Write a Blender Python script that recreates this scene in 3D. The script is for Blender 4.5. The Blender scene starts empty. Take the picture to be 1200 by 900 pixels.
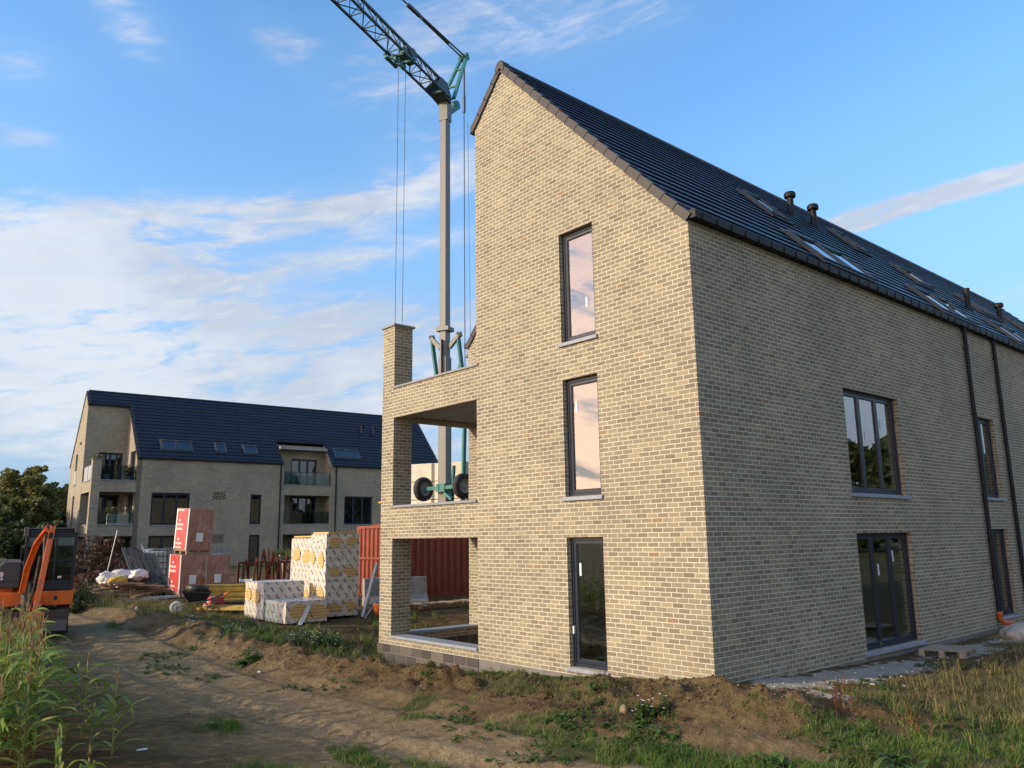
import bpy, bmesh, math, random
import numpy as np
from mathutils import Vector, Matrix, noise as mnoise
R = math.radians
random.seed(7)
scene = bpy.context.scene
COL = scene.collection

# ---------------------------------------------------------------- camera
YAW, PITCH, ROLL, FPX = R(48.97), .1902, -.0151, 933.5
CAM = Vector((7.418, -10.346, 2.15))
fwd = Vector((-math.sin(YAW) * math.cos(PITCH), math.cos(YAW) * math.cos(PITCH), math.sin(PITCH)))
rgt = Vector((math.cos(YAW), math.sin(YAW), 0)); upv = rgt.cross(fwd)
r2 = rgt * math.cos(ROLL) + upv * math.sin(ROLL); u2 = -rgt * math.sin(ROLL) + upv * math.cos(ROLL)
cd = bpy.data.cameras.new('camera'); cam = bpy.data.objects.new('camera', cd); COL.objects.link(cam)
m3 = Matrix((r2, u2, -fwd)).transposed(); cam.matrix_world = Matrix.Translation(CAM) @ m3.to_4x4()
cd.sensor_width = 36; cd.lens = 36 * FPX / 1200; cd.clip_end = 3000; cd.clip_start = .1
scene.camera = cam

# ---------------------------------------------------------------- materials
class NT:
    """small wrapper to write node trees shortly"""
    def __init__(s, tree): s.t = tree; s.n = tree.nodes; s.l = tree.links
    def new(s, typ, **kw):
        n = s.n.new(typ)
        for k, v in kw.items():
            if k.startswith('i_'):
                key = k[2:]; key = int(key) if key.isdigit() else key.replace('_', ' ')
                s.put(n.inputs[key], v)
            else: setattr(n, k, v)
        return n
    def put(s, sock, v):
        if isinstance(v, bpy.types.NodeSocket): s.l.new(v, sock)
        else: sock.default_value = v
    def math(s, op, a, b=0.0, c=None, clamp=False):
        n = s.n.new('ShaderNodeMath'); n.operation = op; n.use_clamp = clamp
        s.put(n.inputs[0], a); s.put(n.inputs[1], b)
        if c is not None: s.put(n.inputs[2], c)
        return n.outputs[0]
    def mix(s, f, a, b, blend='MIX'):
        n = s.n.new('ShaderNodeMix'); n.data_type = 'RGBA'; n.blend_type = blend
        s.put(n.inputs[0], f); s.put(n.inputs[6], a); s.put(n.inputs[7], b)
        return n.outputs[2]
    def ramp(s, f, stops, interp='LINEAR'):
        n = s.n.new('ShaderNodeValToRGB'); n.color_ramp.interpolation = interp
        e = n.color_ramp.elements
        while len(e) < len(stops): e.new(.5)
        for i, (p, c) in enumerate(stops):
            e[i].position = p; e[i].color = c if len(c) == 4 else (*c, 1)
        s.put(n.inputs[0], f); return n.outputs[0]
    def noise(s, vec, scale, detail=3, rough=.55, out=0, dist=0.0):
        n = s.n.new('ShaderNodeTexNoise'); s.put(n.inputs['Scale'], scale)
        n.inputs['Detail'].default_value = detail; n.inputs['Roughness'].default_value = rough
        n.inputs['Distortion'].default_value = dist
        if vec is not None: s.l.new(vec, n.inputs['Vector'])
        return n.outputs[out]
    def smooth(s, x, a, b):
        n = s.n.new('ShaderNodeMapRange'); n.interpolation_type = 'SMOOTHSTEP'
        s.put(n.inputs[0], x); n.inputs[1].default_value = a; n.inputs[2].default_value = b
        return n.outputs[0]

def new_mat(name):
    m = bpy.data.materials.new(name); m.use_nodes = True
    nt = NT(m.node_tree); nt.n.clear()
    out = nt.new('ShaderNodeOutputMaterial'); p = nt.new('ShaderNodeBsdfPrincipled')
    nt.l.new(p.outputs[0], out.inputs[0])
    return m, nt, p, out

def rgba(c): return (*c, 1) if len(c) == 3 else c

def mat(name, col, rough=.6, metal=0, var=.18, scale=6, bump=.15, bscale=40, spec=.4, dirt=None, dirt_amt=.5, coat=0):
    """generic surface: base colour with a mottled variation, optional dirt colour and fine bump"""
    m, nt, p, out = new_mat(name)
    tc = nt.new('ShaderNodeTexCoord'); ob = tc.outputs['Object']
    n1 = nt.noise(ob, scale, 5, .6)
    lo = tuple(c * (1 - var) for c in col); hi = tuple(min(1, c * (1 + var)) for c in col)
    c = nt.ramp(n1, [(.3, lo), (.7, hi)])
    if dirt:
        n2 = nt.noise(ob, scale * .45, 6, .7)
        c = nt.mix(nt.math('MULTIPLY', nt.smooth(n2, .48, .72), dirt_amt), c, rgba(dirt))
    nt.put(p.inputs['Base Color'], c)
    p.inputs['Metallic'].default_value = metal
    rn = nt.math('MULTIPLY_ADD', n1, .2, rough - .1); nt.put(p.inputs['Roughness'], rn)
    p.inputs['Specular IOR Level'].default_value = spec
    p.inputs['Coat Weight'].default_value = coat
    if bump:
        b = nt.new('ShaderNodeBump'); b.inputs['Strength'].default_value = bump; b.inputs['Distance'].default_value = .01
        nt.put(b.inputs['Height'], nt.noise(ob, bscale, 4, .6)); nt.l.new(b.outputs[0], p.inputs['Normal'])
    return m

def brick_mat(name, pu=.2213, pv=.0776, cols=None, mortar=(.55, .55, .44), joint=.0135, hue=1.0):
    m, nt, p, out = new_mat(name)
    uv = nt.new('ShaderNodeUVMap').outputs[0]
    sep = nt.new('ShaderNodeSeparateXYZ'); nt.l.new(uv, sep.inputs[0])
    # slight wobble so that courses are not ruler straight
    wob = nt.noise(uv, 3.0, 2, .5)
    wobv = nt.math('MULTIPLY_ADD', wob, .010, -.005)
    u0 = nt.math('ADD', sep.outputs[0], 200.0); v0 = nt.math('ADD', nt.math('ADD', sep.outputs[1], 20.0), wobv)
    vr = nt.math('DIVIDE', v0, pv); row = nt.math('FLOOR', vr); vf = nt.math('FRACT', vr)
    # wild-ish bond: half offset plus small per-row shift
    par = nt.math('MODULO', row, 2.0)
    rn = nt.new('ShaderNodeTexWhiteNoise', noise_dimensions='1D'); nt.put(rn.inputs['W'], row)
    sh = nt.math('ADD', nt.math('MULTIPLY', par, .5), nt.math('MULTIPLY_ADD', rn.outputs[0], .14, -.07))
    ur = nt.math('ADD', nt.math('DIVIDE', u0, pu), sh); colu = nt.math('FLOOR', ur); uf = nt.math('FRACT', ur)
    comb = nt.new('ShaderNodeCombineXYZ'); nt.put(comb.inputs[0], colu); nt.put(comb.inputs[1], row)
    wn = nt.new('ShaderNodeTexWhiteNoise', noise_dimensions='2D'); nt.l.new(comb.outputs[0], wn.inputs['Vector'])
    comb2 = nt.new('ShaderNodeCombineXYZ'); nt.put(comb2.inputs[0], nt.math('ADD', colu, 31.3)); nt.put(comb2.inputs[1], row)
    wn2 = nt.new('ShaderNodeTexWhiteNoise', noise_dimensions='2D'); nt.l.new(comb2.outputs[0], wn2.inputs['Vector'])
    cols = cols or [(0, (.172, .146, .108)), (.12, (.204, .174, .126)), (.5, (.235, .204, .145)), (.87, (.268, .234, .162)),
                    (.955, (.31, .262, .178)), (.985, (.33, .28, .18)), (1, (.25, .155, .09))]
    bc = nt.ramp(wn.outputs[0], cols); bc = bc
    grain = nt.noise(uv, 55, 5, .7)
    bc = nt.mix(nt.smooth(grain, .45, .75), bc, nt.mix(.55, bc, (.40, .35, .27, 1)))
    fleck = nt.noise(uv, 28, 3, .6)
    bc = nt.mix(nt.math('MULTIPLY', nt.smooth(fleck, .62, .7), .45), bc, (.07, .06, .05, 1))
    # joint mask, edges roughened by noise
    ragged = nt.math('MULTIPLY_ADD', nt.noise(uv, 90, 3, .6), .008, -.004)
    du = nt.math('MULTIPLY', nt.math('MINIMUM', uf, nt.math('SUBTRACT', 1.0, uf)), pu)
    dv = nt.math('MULTIPLY', nt.math('MINIMUM', vf, nt.math('SUBTRACT', 1.0, vf)), pv)
    dd = nt.math('ADD', nt.math('MINIMUM', du, dv), ragged)
    thin = nt.math('MULTIPLY_ADD', wn2.outputs[0], .002, joint / 2 - .001)
    f = nt.new('ShaderNodeMapRange'); f.interpolation_type = 'SMOOTHSTEP'
    nt.put(f.inputs[0], nt.math('SUBTRACT', dd, thin)); f.inputs[1].default_value = -.0022; f.inputs[2].default_value = .0028
    fac = f.outputs[0]
    mo = nt.mix(nt.noise(uv, 14, 3), rgba(tuple(c * .88 for c in mortar)), rgba(tuple(c * 1.14 for c in mortar)))
    c = nt.mix(fac, mo, bc)
    big = nt.noise(uv, .55, 4, .6)   # patches of lime bloom and damp
    c = nt.mix(1.0, c, nt.ramp(big, [(.3, (.86, .86, .87)), (.7, (1.1, 1.09, 1.06))]), 'MULTIPLY')
    bloom = nt.noise(uv, .9, 7, .68, dist=.6)
    c = nt.mix(nt.math('MULTIPLY', nt.smooth(bloom, .56, .74), .20), c, (.50, .48, .41, 1))
    if name.startswith('facing'):
        low = nt.math('SUBTRACT', 1.0, nt.smooth(sep.outputs[1], -.3, .9))
        ln = nt.smooth(nt.noise(uv, 2.2, 4, .7), .45, .7)
        c = nt.mix(nt.math('MULTIPLY', nt.math('MULTIPLY', low, ln), .38), c, (.36, .27, .17, 1))
    nt.put(p.inputs['Base Color'], c); p.inputs['Roughness'].default_value = .88; p.inputs['Specular IOR Level'].default_value = .2
    b = nt.new('ShaderNodeBump'); b.inputs['Strength'].default_value = .85; b.inputs['Distance'].default_value = .006
    h = nt.math('ADD', fac, nt.math('MULTIPLY', grain, .35)); nt.put(b.inputs['Height'], nt.math('ADD', h, nt.math('MULTIPLY', wn2.outputs[0], .4)))
    nt.l.new(b.outputs[0], p.inputs['Normal'])
    return m

def tile_mat():
    m, nt, p, out = new_mat('roof tile')
    uv = nt.new('ShaderNodeUVMap').outputs[0]
    sep = nt.new('ShaderNodeSeparateXYZ'); nt.l.new(uv, sep.inputs[0])
    row = nt.math('FLOOR', nt.math('ADD', sep.outputs[1], .001)); ur = nt.math('ADD', nt.math('DIVIDE', sep.outputs[0], .3), nt.math('MULTIPLY', nt.math('MODULO', row, 2.0), .5))
    uf = nt.math('FRACT', ur); cu = nt.math('FLOOR', ur)
    comb = nt.new('ShaderNodeCombineXYZ'); nt.put(comb.inputs[0], cu); nt.put(comb.inputs[1], row)
    wn = nt.new('ShaderNodeTexWhiteNoise', noise_dimensions='2D'); nt.l.new(comb.outputs[0], wn.inputs['Vector'])
    c = nt.ramp(wn.outputs[0], [(0, (.018, .020, .027)), (1, (.026, .029, .037))])
    edge = nt.math('LESS_THAN', uf, .03); c = nt.mix(edge, c, (.006, .006, .008, 1))
    nt.put(p.inputs['Base Color'], c)
    nt.put(p.inputs['Roughness'], nt.math('MULTIPLY_ADD', wn.outputs[0], .12, .36)); p.inputs['Specular IOR Level'].default_value = .32
    b = nt.new('ShaderNodeBump'); b.inputs['Strength'].default_value = .5; b.inputs['Distance'].default_value = .01
    nt.put(b.inputs['Height'], nt.math('ADD', nt.math('SUBTRACT', 1.0, edge), nt.math('MULTIPLY', wn.outputs[0], .5))); nt.l.new(b.outputs[0], p.inputs['Normal'])
    return m

def glass_mat(name, tint=(.85, .9, .9), refl=1.0, ior=1.62, rough=0.0):
    m, nt, p, out = new_mat(name); nt.n.remove(p)
    tr = nt.new('ShaderNodeBsdfTransparent'); tr.inputs[0].default_value = rgba(tint)
    gl = nt.new('ShaderNodeBsdfGlossy'); gl.inputs['Roughness'].default_value = rough; gl.inputs[0].default_value = (refl,) * 3 + (1,)
    fr = nt.new('ShaderNodeFresnel'); ge = nt.new('ShaderNodeNewGeometry'); nt.put(fr.inputs[0], nt.math('MULTIPLY_ADD', ge.outputs['Backfacing'], 1 / ior - ior, ior)); f2 = fr.outputs[0]
    mx = nt.new('ShaderNodeMixShader'); nt.put(mx.inputs[0], f2); nt.l.new(tr.outputs[0], mx.inputs[1]); nt.l.new(gl.outputs[0], mx.inputs[2])
    nt.l.new(mx.outputs[0], out.inputs[0]); return m

def leaf_mat(name, c1, c2, c3=None, rough=.55, trans=.35):
    m, nt, p, out = new_mat(name)
    g = nt.new('ShaderNodeNewGeometry'); tc = nt.new('ShaderNodeTexCoord')
    r = g.outputs['Random Per Island']
    stops = [(0, c1), (.6, c2)] + ([(1, c3)] if c3 else [])
    c = nt.ramp(r, stops); n = nt.noise(tc.outputs['Object'], 2.0, 3)
    c = nt.mix(1.0, c, nt.ramp(n, [(.3, (.7, .72, .7)), (.7, (1.25, 1.22, 1.1))]), 'MULTIPLY')
    nt.put(p.inputs['Base Color'], c); p.inputs['Roughness'].default_value = rough; p.inputs['Specular IOR Level'].default_value = .3
    t = nt.new('ShaderNodeBsdfTranslucent'); nt.put(t.inputs[0], c)
    mx = nt.new('ShaderNodeMixShader'); mx.inputs[0].default_value = trans
    nt.l.new(p.outputs[0], mx.inputs[1]); nt.l.new(t.outputs[0], mx.inputs[2]); nt.l.new(mx.outputs[0], out.inputs[0])
    return m

M = {}
M['brick'] = brick_mat('facing brick')
M['block'] = brick_mat('concrete block', .40, .20, [(0, (.045, .043, .040)), (.5, (.075, .071, .066)), (1, (.12, .112, .10))], (.21, .195, .165), .014)
M['tile'] = tile_mat()
M['verge'] = mat('verge tile', (.042, .039, .038), .6, var=.2, scale=3)
M['frame'] = mat('anthracite window frame', (.016, .024, .040), .35, var=.08, bump=.03)
M['gutter'] = mat('black zinc gutter', (.012, .014, .017), .55, var=.12, bump=.05, spec=.25)
M['sill'] = mat('bluestone sill', (.27, .30, .34), .6, var=.15, scale=14, bump=.25)
M['coping'] = mat('bluestone coping', (.22, .235, .245), .6, var=.18, scale=9, bump=.25)
M['plaster'] = mat('grey interior plaster', (.30, .29, .27), .9, var=.1, scale=2)
M['slab'] = mat('raw concrete slab', (.30, .30, .285), .9, var=.16, scale=3, bump=.3)
M['concrete'] = mat('weathered concrete', (.30, .295, .27), .9, var=.2, scale=5, bump=.4, dirt=(.14, .12, .09))
M['plinth'] = mat('grey rendered plinth', (.17, .165, .15), .92, var=.22, scale=4, bump=.5, dirt=(.25, .19, .12), dirt_amt=.6)
M['glass'] = glass_mat('window glass', (.80, .86, .86), ior=2.35)
M['glass_far'] = glass_mat('far window glass', (.36, .44, .48), ior=1.9)
M['rail_glass'] = glass_mat('balustrade glass', (.62, .72, .72), ior=1.5)
M['frost'] = mat('frosted balustrade', (.42, .45, .45), .3, var=.06)
M['curtain'] = mat('pale curtain', (.42, .43, .41), .9, var=.14, scale=9)
M['sticker'] = mat('white glazing sticker', (.75, .78, .74), .5, var=.04)
M['pvc_orange'] = mat('orange drain pipe', (.42, .11, .035), .45, var=.1, dirt=(.3, .2, .12), dirt_amt=.4)
M['teal'] = mat('teal crane paint', (.035, .17, .15), .45, var=.15, scale=5, dirt=(.06, .07, .06), dirt_amt=.5)
M['mast'] = mat('galvanised mast', (.19, .195, .18), .55, .2, var=.14, scale=4, dirt=(.17, .17, .14), dirt_amt=.5)
M['jib'] = mat('dark jib steel', (.05, .085, .085), .5, .2, var=.2)
M['cable'] = mat('steel rope', (.10, .11, .12), .5, .6, var=.05)
M['rubber'] = mat('tyre rubber', (.028, .027, .025), .8, var=.2, dirt=(.12, .10, .08), dirt_amt=.5)
M['rim'] = mat('steel rim', (.30, .31, .31), .5, .4, var=.15, dirt=(.12, .10, .08))
M['red'] = mat('red container paint', (.24, .055, .028), .55, var=.2, scale=2.5, dirt=(.20, .05, .03), dirt_amt=.6)
M['orange'] = mat('orange machine paint', (.72, .14, .015), .4, var=.12, dirt=(.20, .10, .05), dirt_amt=.45, coat=.2)
M['cab'] = mat('dark blue black cab paint', (.018, .022, .034), .38, var=.1, dirt=(.09, .08, .06), dirt_amt=.2)
M['cover'] = mat('grey engine cover', (.055, .058, .062), .5, var=.12, dirt=(.12, .10, .08), dirt_amt=.3)
M['steel'] = mat('worn steel', (.12, .11, .10), .5, .5, var=.25, dirt=(.14, .10, .07))
M['galv'] = mat('galvanised sheet', (.36, .40, .42), .45, .5, var=.15)
M['greypanel'] = mat('grey profiled panel', (.065, .082, .088), .5, .1, var=.2, scale=4)
M['wood'] = mat('weathered timber', (.26, .19, .115), .85, var=.3, scale=8, bump=.4, dirt=(.14, .12, .09))
M['woodgrey'] = mat('grey pallet wood', (.33, .28, .215), .85, var=.3, scale=9, bump=.4, dirt=(.16, .14, .12))
M['yellow'] = mat('yellow formwork beams', (.44, .30, .055), .6, var=.28, scale=4, dirt=(.22, .15, .05), dirt_amt=.6)
M['rust'] = mat('rusty steel', (.15, .045, .02), .85, var=.35, scale=9, bump=.4)
M['blackplastic'] = mat('black plastic', (.02, .021, .022), .45, var=.15, dirt=(.12, .11, .1), dirt_amt=.35)
M['white'] = mat('white plastic sheet', (.66, .65, .60), .45, var=.12, scale=7, bump=.3, dirt=(.35, .3, .22), dirt_amt=.35)
M['yellowbag'] = mat('yellow printed bag', (.55, .36, .05), .5, var=.2)
M['tank'] = mat('pale plastic tank', (.56, .55, .47), .45, var=.12, scale=3)
M['ballast'] = mat('pale ballast concrete', (.60, .57, .46), .85, var=.12, scale=3, bump=.2)
M['tree_bark'] = mat('tree bark', (.07, .052, .038), .95, var=.3, bump=.6)
M['terra'] = mat('terracotta pot', (.30, .13, .07), .8, var=.15)
M['bluepot'] = mat('pale blue pot', (.30, .42, .46), .5, var=.1)
M['soil'] = mat('loose soil', (.14, .092, .052), .95, var=.4, scale=9, bump=.6)
M['clod'] = mat('dry soil clod', (.115, .082, .042), .95, var=.3, scale=7, bump=.6)
M['stone'] = mat('brown stone', (.24, .175, .10), .85, var=.25, scale=8, bump=.3)
M['sandbag'] = mat('white sand bag', (.46, .43, .37), .75, var=.15, scale=7)
M['clay'] = mat('brown clay blocks', (.29, .135, .085), .75, var=.25, scale=6)
M['leaf_corn'] = leaf_mat('corn leaf', (.13, .22, .035), (.22, .32, .06), (.40, .42, .11))
M['stalk_corn'] = leaf_mat('corn stalk', (.20, .22, .06), (.27, .25, .09), (.33, .26, .12), trans=.1)
M['tassel'] = leaf_mat('corn tassel', (.30, .20, .10), (.36, .27, .14), (.24, .15, .09), trans=.2)
M['grass'] = leaf_mat('green grass', (.055, .125, .02), (.105, .20, .03), (.20, .25, .055))
M['drygrass'] = leaf_mat('dry grass', (.20, .165, .075), (.29, .24, .12), (.13, .14, .05))
M['weed'] = leaf_mat('weed leaf', (.045, .10, .022), (.08, .15, .035), (.12, .18, .05))
M['dockbrown'] = leaf_mat('dead dock seed', (.13, .045, .02), (.18, .07, .03), (.22, .11, .05), trans=.1)
M['petal'] = mat('white petal', (.80, .80, .76), .6, var=.05, bump=0)
M['leaf_a'] = leaf_mat('broad tree leaf', (.075, .09, .028), (.14, .155, .045), (.21, .205, .07), trans=.3)
M['leaf_b'] = leaf_mat('dark tree leaf', (.026, .042, .016), (.05, .072, .022), (.08, .095, .03), trans=.3)
M['leaf_c'] = leaf_mat('yellowing tree leaf', (.12, .14, .04), (.21, .21, .06), (.28, .24, .08), trans=.3)
M['leaf_brown'] = leaf_mat('brown bush leaf', (.055, .028, .02), (.095, .045, .03), (.12, .075, .045), trans=.15)

# ---------------------------------------------------------------- mesh helper
class MB:
    def __init__(s): s.v = []; s.f = []; s.mi = []
    def add(s, pts, faces, mi=0):
        o = len(s.v); s.v += [tuple(p) for p in pts]
        for f in faces: s.f.append(tuple(o + i for i in f)); s.mi.append(mi)
    def poly(s, pts, mi=0, n=None):
        if n is not None:
            nn = Vector((0, 0, 0)); P = [Vector(p) for p in pts]
            for i in range(len(P)): nn += P[i].cross(P[(i + 1) % len(P)])
            if nn.dot(Vector(n)) < 0: pts = list(reversed(pts))
        s.add(pts, [tuple(range(len(pts)))], mi)
    def hexa(s, p, mi=0):   # 8 points: bottom 4 ccw, top 4 ccw
        s.add(p, [(3, 2, 1, 0), (4, 5, 6, 7), (0, 1, 5, 4), (1, 2, 6, 5), (2, 3, 7, 6), (3, 0, 4, 7)], mi)
    def box(s, x0, x1, y0, y1, z0, z1, mi=0):
        x0, x1 = sorted((x0, x1)); y0, y1 = sorted((y0, y1)); z0, z1 = sorted((z0, z1))
        s.hexa([(x0, y0, z0), (x1, y0, z0), (x1, y1, z0), (x0, y1, z0), (x0, y0, z1), (x1, y0, z1), (x1, y1, z1), (x0, y1, z1)], mi)
    def bar(s, a, b, w, h=None, up=(0, 0, 1), mi=0):
        a = Vector(a); b = Vector(b); h = h or w; d = (b - a).normalized(); u = Vector(up)
        if abs(d.dot(u)) > .98: u = Vector((1, 0, 0))
        x = d.cross(u).normalized() * (w / 2); y = x.cross(d).normalized() * (h / 2)
        s.hexa([a - x - y, a + x - y, a + x + y, a - x + y, b - x - y, b + x - y, b + x + y, b - x + y], mi)
    def cyl(s, a, b, r0, r1=None, n=12, caps=True, mi=0):
        a = Vector(a); b = Vector(b); r1 = r0 if r1 is None else r1; d = (b - a).normalized()
        x = d.orthogonal().normalized(); y = d.cross(x)
        pts = []
        for (c, r) in ((a, r0), (b, r1)):
            for i in range(n):
                t = 2 * math.pi * i / n; pts.append(c + x * (r * math.cos(t)) + y * (r * math.sin(t)))
        fs = [(i, (i + 1) % n, n + (i + 1) % n, n + i) for i in range(n)]
        if caps: fs += [tuple(reversed(range(n))), tuple(range(n, 2 * n))]
        s.add(pts, fs, mi)
    def tube(s, pts, r, n=8, mi=0):
        P = [Vector(p) for p in pts]; rs = r if isinstance(r, (list, tuple)) else [r] * len(P)
        ring = []; x = None
        for i, p in enumerate(P):
            d = (P[min(i + 1, len(P) - 1)] - P[max(i - 1, 0)]).normalized()
            x = d.orthogonal().normalized() if x is None else (x - d * x.dot(d)).normalized()
            y = d.cross(x); ring.append([p + x * (rs[i] * math.cos(2 * math.pi * k / n)) + y * (rs[i] * math.sin(2 * math.pi * k / n)) for k in range(n)])
        pts2 = [q for rr in ring for q in rr]; fs = []
        for i in range(len(P) - 1):
            for k in range(n): fs.append((i * n + k, i * n + (k + 1) % n, (i + 1) * n + (k + 1) % n, (i + 1) * n + k))
        fs += [tuple(reversed(range(n))), tuple(range((len(P) - 1) * n, len(P) * n))]
        s.add(pts2, fs, mi)
    def lathe(s, prof, c=(0, 0, 0), axis='z', n=20, mi=0):
        pts = []; c = Vector(c)
        for (r, h) in prof:
            for i in range(n):
                t = 2 * math.pi * i / n; a, b = r * math.cos(t), r * math.sin(t)
                pts.append(c + (Vector((a, b, h)) if axis == 'z' else Vector((h, a, b)) if axis == 'x' else Vector((a, h, b))))
        fs = []
        for j in range(len(prof) - 1):
            for i in range(n): fs.append((j * n + i, j * n + (i + 1) % n, (j + 1) * n + (i + 1) % n, (j + 1) * n + i))
        s.add(pts, fs, mi)
    def prism(s, prof, a0, a1, axis='x', mi=0):   # 2D profile extruded along an axis
        k = len(prof)
        def P(p, a): return (a, p[0], p[1]) if axis == 'x' else ((p[0], a, p[1]) if axis == 'y' else (p[0], p[1], a))
        s.add([P(p, a0) for p in prof] + [P(p, a1) for p in prof],
              [tuple(range(k)), tuple(reversed(range(k, 2 * k)))] + [(i, k + i, k + (i + 1) % k, (i + 1) % k) for i in range(k)], mi)
    def build(s, name, mats, parent=None, smooth=False, bevel=0, recalc=True, uv=None, loc=None, rot=None):
        me = bpy.data.meshes.new(name); me.from_pydata(s.v, [], s.f)
        if not isinstance(mats, (list, tuple)): mats = [mats]
        for m in mats: me.materials.append(M[m] if isinstance(m, str) else m)
        me.polygons.foreach_set('material_index', s.mi)
        if recalc:
            bm = bmesh.new(); bm.from_mesh(me); bmesh.ops.recalc_face_normals(bm, faces=bm.faces); bm.to_mesh(me); bm.free()
        if uv != 'none':
            ul = me.uv_layers.new(name='UVMap')
            for p in me.polygons:
                n = p.normal
                for li in p.loop_indices:
                    co = me.vertices[me.loops[li].vertex_index].co
                    if uv: ul.data[li].uv = uv(co)
                    elif abs(n.z) > .75: ul.data[li].uv = (co.x, co.y)
                    elif abs(n.x) > abs(n.y): ul.data[li].uv = (co.y, co.z)
                    else: ul.data[li].uv = (co.x, co.z)
        if smooth: me.polygons.foreach_set('use_smooth', [True] * len(me.polygons))
        o = bpy.data.objects.new(name, me); COL.objects.link(o)
        if parent: o.parent = parent
        if loc: o.location = loc
        if rot: o.rotation_euler = rot
        if bevel:
            b = o.modifiers.new('bevel', 'BEVEL'); b.width = bevel; b.segments = 2; b.limit_method = 'ANGLE'; b.angle_limit = R(40)
        return o

def tag(o, label=None, cat=None, group=None, kind=None):
    if label: o['label'] = label
    if cat: o['category'] = cat
    if group: o['group'] = group
    if kind: o['kind'] = kind
    return o
def thing(name, label, cat, loc=(0, 0, 0), rz=0, group=None, rot=None):
    o = bpy.data.objects.new(name, None); COL.objects.link(o); o.empty_display_size = .3
    o.location = loc; o.rotation_euler = rot or (0, 0, rz); return tag(o, label, cat, group)
def children(o): return [c for c in bpy.data.objects if c.parent == o]
def dup(root, loc, rz, label=None, scale=1.0):
    r = root.copy(); COL.objects.link(r); r.location = loc; r.rotation_euler = (0, 0, rz); r.scale = (scale,) * 3
    if label: r['label'] = label
    for ch in children(root):
        c = ch.copy(); COL.objects.link(c); c.parent = r
    return r

# ---------------------------------------------------------------- ground height
CTRL = [  # x, y, z: levelled from the photograph
 (-9.4, -.3, -.50), (-7.5, -.5, -.47), (-5.6, -.4, -.38), (-3, -.3, -.24), (-1, -.3, -.10), (.3, -.3, -.08), (.5, 2, -.12), (.4, 4.6, -.20), (.4, 8, -.24), (.4, 11.4, -.24), (.4, 15, -.2), (.4, 22, -.1), (0, 30, 0),
 (3, 3, -.2), (3, 8, -.2), (5, 12, -.15), (6, 3, -.2), (9, 6, -.1), (12, 12, 0), (6, 20, 0),
 (-6, -3.6, -.42), (-3, -3.6, -.45), (0, -3, -.42), (3, -1.5, -.36), (-3, -6, -.45), (0, -5, -.45), (-8, -5, -.35), (4, -3, -.38), (7, -2, -.25), (2, -7, -.3), (7.4, -10.3, .45), (5, -8, .1), (10, -6, .3), (-3, -8.5, -.3), (-6, -8, -.2), (-10, -7, -.1), (-6, -12, 0), (0, -12, .2), (-12, -4.5, -.05),
 (-12, -2.5, .0), (-11, 0, -.05), (-11, 3, .0), (-12.5, 1, .04), (-14, 4, .15), (-13.5, -1.1, .08), (-16, -3, .22), (-17, -5.4, .2), (-20, -3, .32), (-14, 8, .2), (-19, 0, .38), (-22, -2, .38), (-25, -2, .42), (-18, 8, .3), (-26, 0, .42), (-30, -4, .42), (-30, 5, .45),
 (-40, 3, .42), (-49, 3, .44), (-48, 15, .47), (-46, 28, .5), (-60, 0, .5), (-30, 20, .45), (-20, 30, .3), (-5, 34, .1), (-60, -20, .4), (-30, -20, .2), (0, -30, .3), (30, -20, .3), (30, 20, .1), (30, 50, .1), (-7, 1.3, -1.0), (-8.3, 1.3, -1.0), (-6, 2, -1.0), (-60, 50, .5), (-6, 6, -.3), (-6, 15, -.3)]
_c = np.array(CTRL)
def _tps(r2): return np.where(r2 > 1e-12, r2 * np.log(np.maximum(r2, 1e-12)), 0)
def _fit():
    n = len(_c); P = _c[:, :2] / 10
    K = _tps(((P[:, None] - P[None]) ** 2).sum(-1)) + np.eye(n) * .01
    A = np.zeros((n + 3, n + 3)); A[:n, :n] = K; A[:n, n] = 1; A[:n, n + 1:] = P; A[n, :n] = 1; A[n + 1:, :n] = P.T
    return np.linalg.solve(A, np.concatenate([_c[:, 2], [0, 0, 0]]))
_w = _fit()
def _hash(ix, iy, seed):
    h = (ix.astype(np.int64) * 374761393 + iy.astype(np.int64) * 668265263 + seed * 1442695) & 0x7fffffff
    h = ((h ^ (h >> 13)) * 1274126177) & 0x7fffffff
    return ((h ^ (h >> 16)) & 0xffff) / 65535.0
def vnoise(x, y, sc, seed=0):
    x = x / sc; y = y / sc; ix = np.floor(x); iy = np.floor(y); fx = x - ix; fy = y - iy
    fx = fx * fx * (3 - 2 * fx); fy = fy * fy * (3 - 2 * fy)
    a = _hash(ix, iy, seed); b = _hash(ix + 1, iy, seed); c = _hash(ix, iy + 1, seed); d = _hash(ix + 1, iy + 1, seed)
    return (a * (1 - fx) + b * fx) * (1 - fy) + (c * (1 - fx) + d * fx) * fy
def fbm(x, y, sc, seed=0, o=4):
    t = 0; a = .5
    for k in range(o): t = t + a * vnoise(x, y, sc / 2 ** k, seed + k * 17); a *= .5
    return t
def seg_dist(x, y, pts):
    """distance to polyline and interpolated amplitude"""
    best = np.full_like(x, 1e9); amp = np.zeros_like(x)
    for (a, b) in zip(pts[:-1], pts[1:]):
        dx, dy = b[0] - a[0], b[1] - a[1]; L = dx * dx + dy * dy
        t = np.clip(((x - a[0]) * dx + (y - a[1]) * dy) / L, 0, 1)
        d = np.hypot(x - a[0] - t * dx, y - a[1] - t * dy); m = d < best
        best = np.where(m, d, best); amp = np.where(m, a[2] + t * (b[2] - a[2]), amp)
    return best, amp
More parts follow.
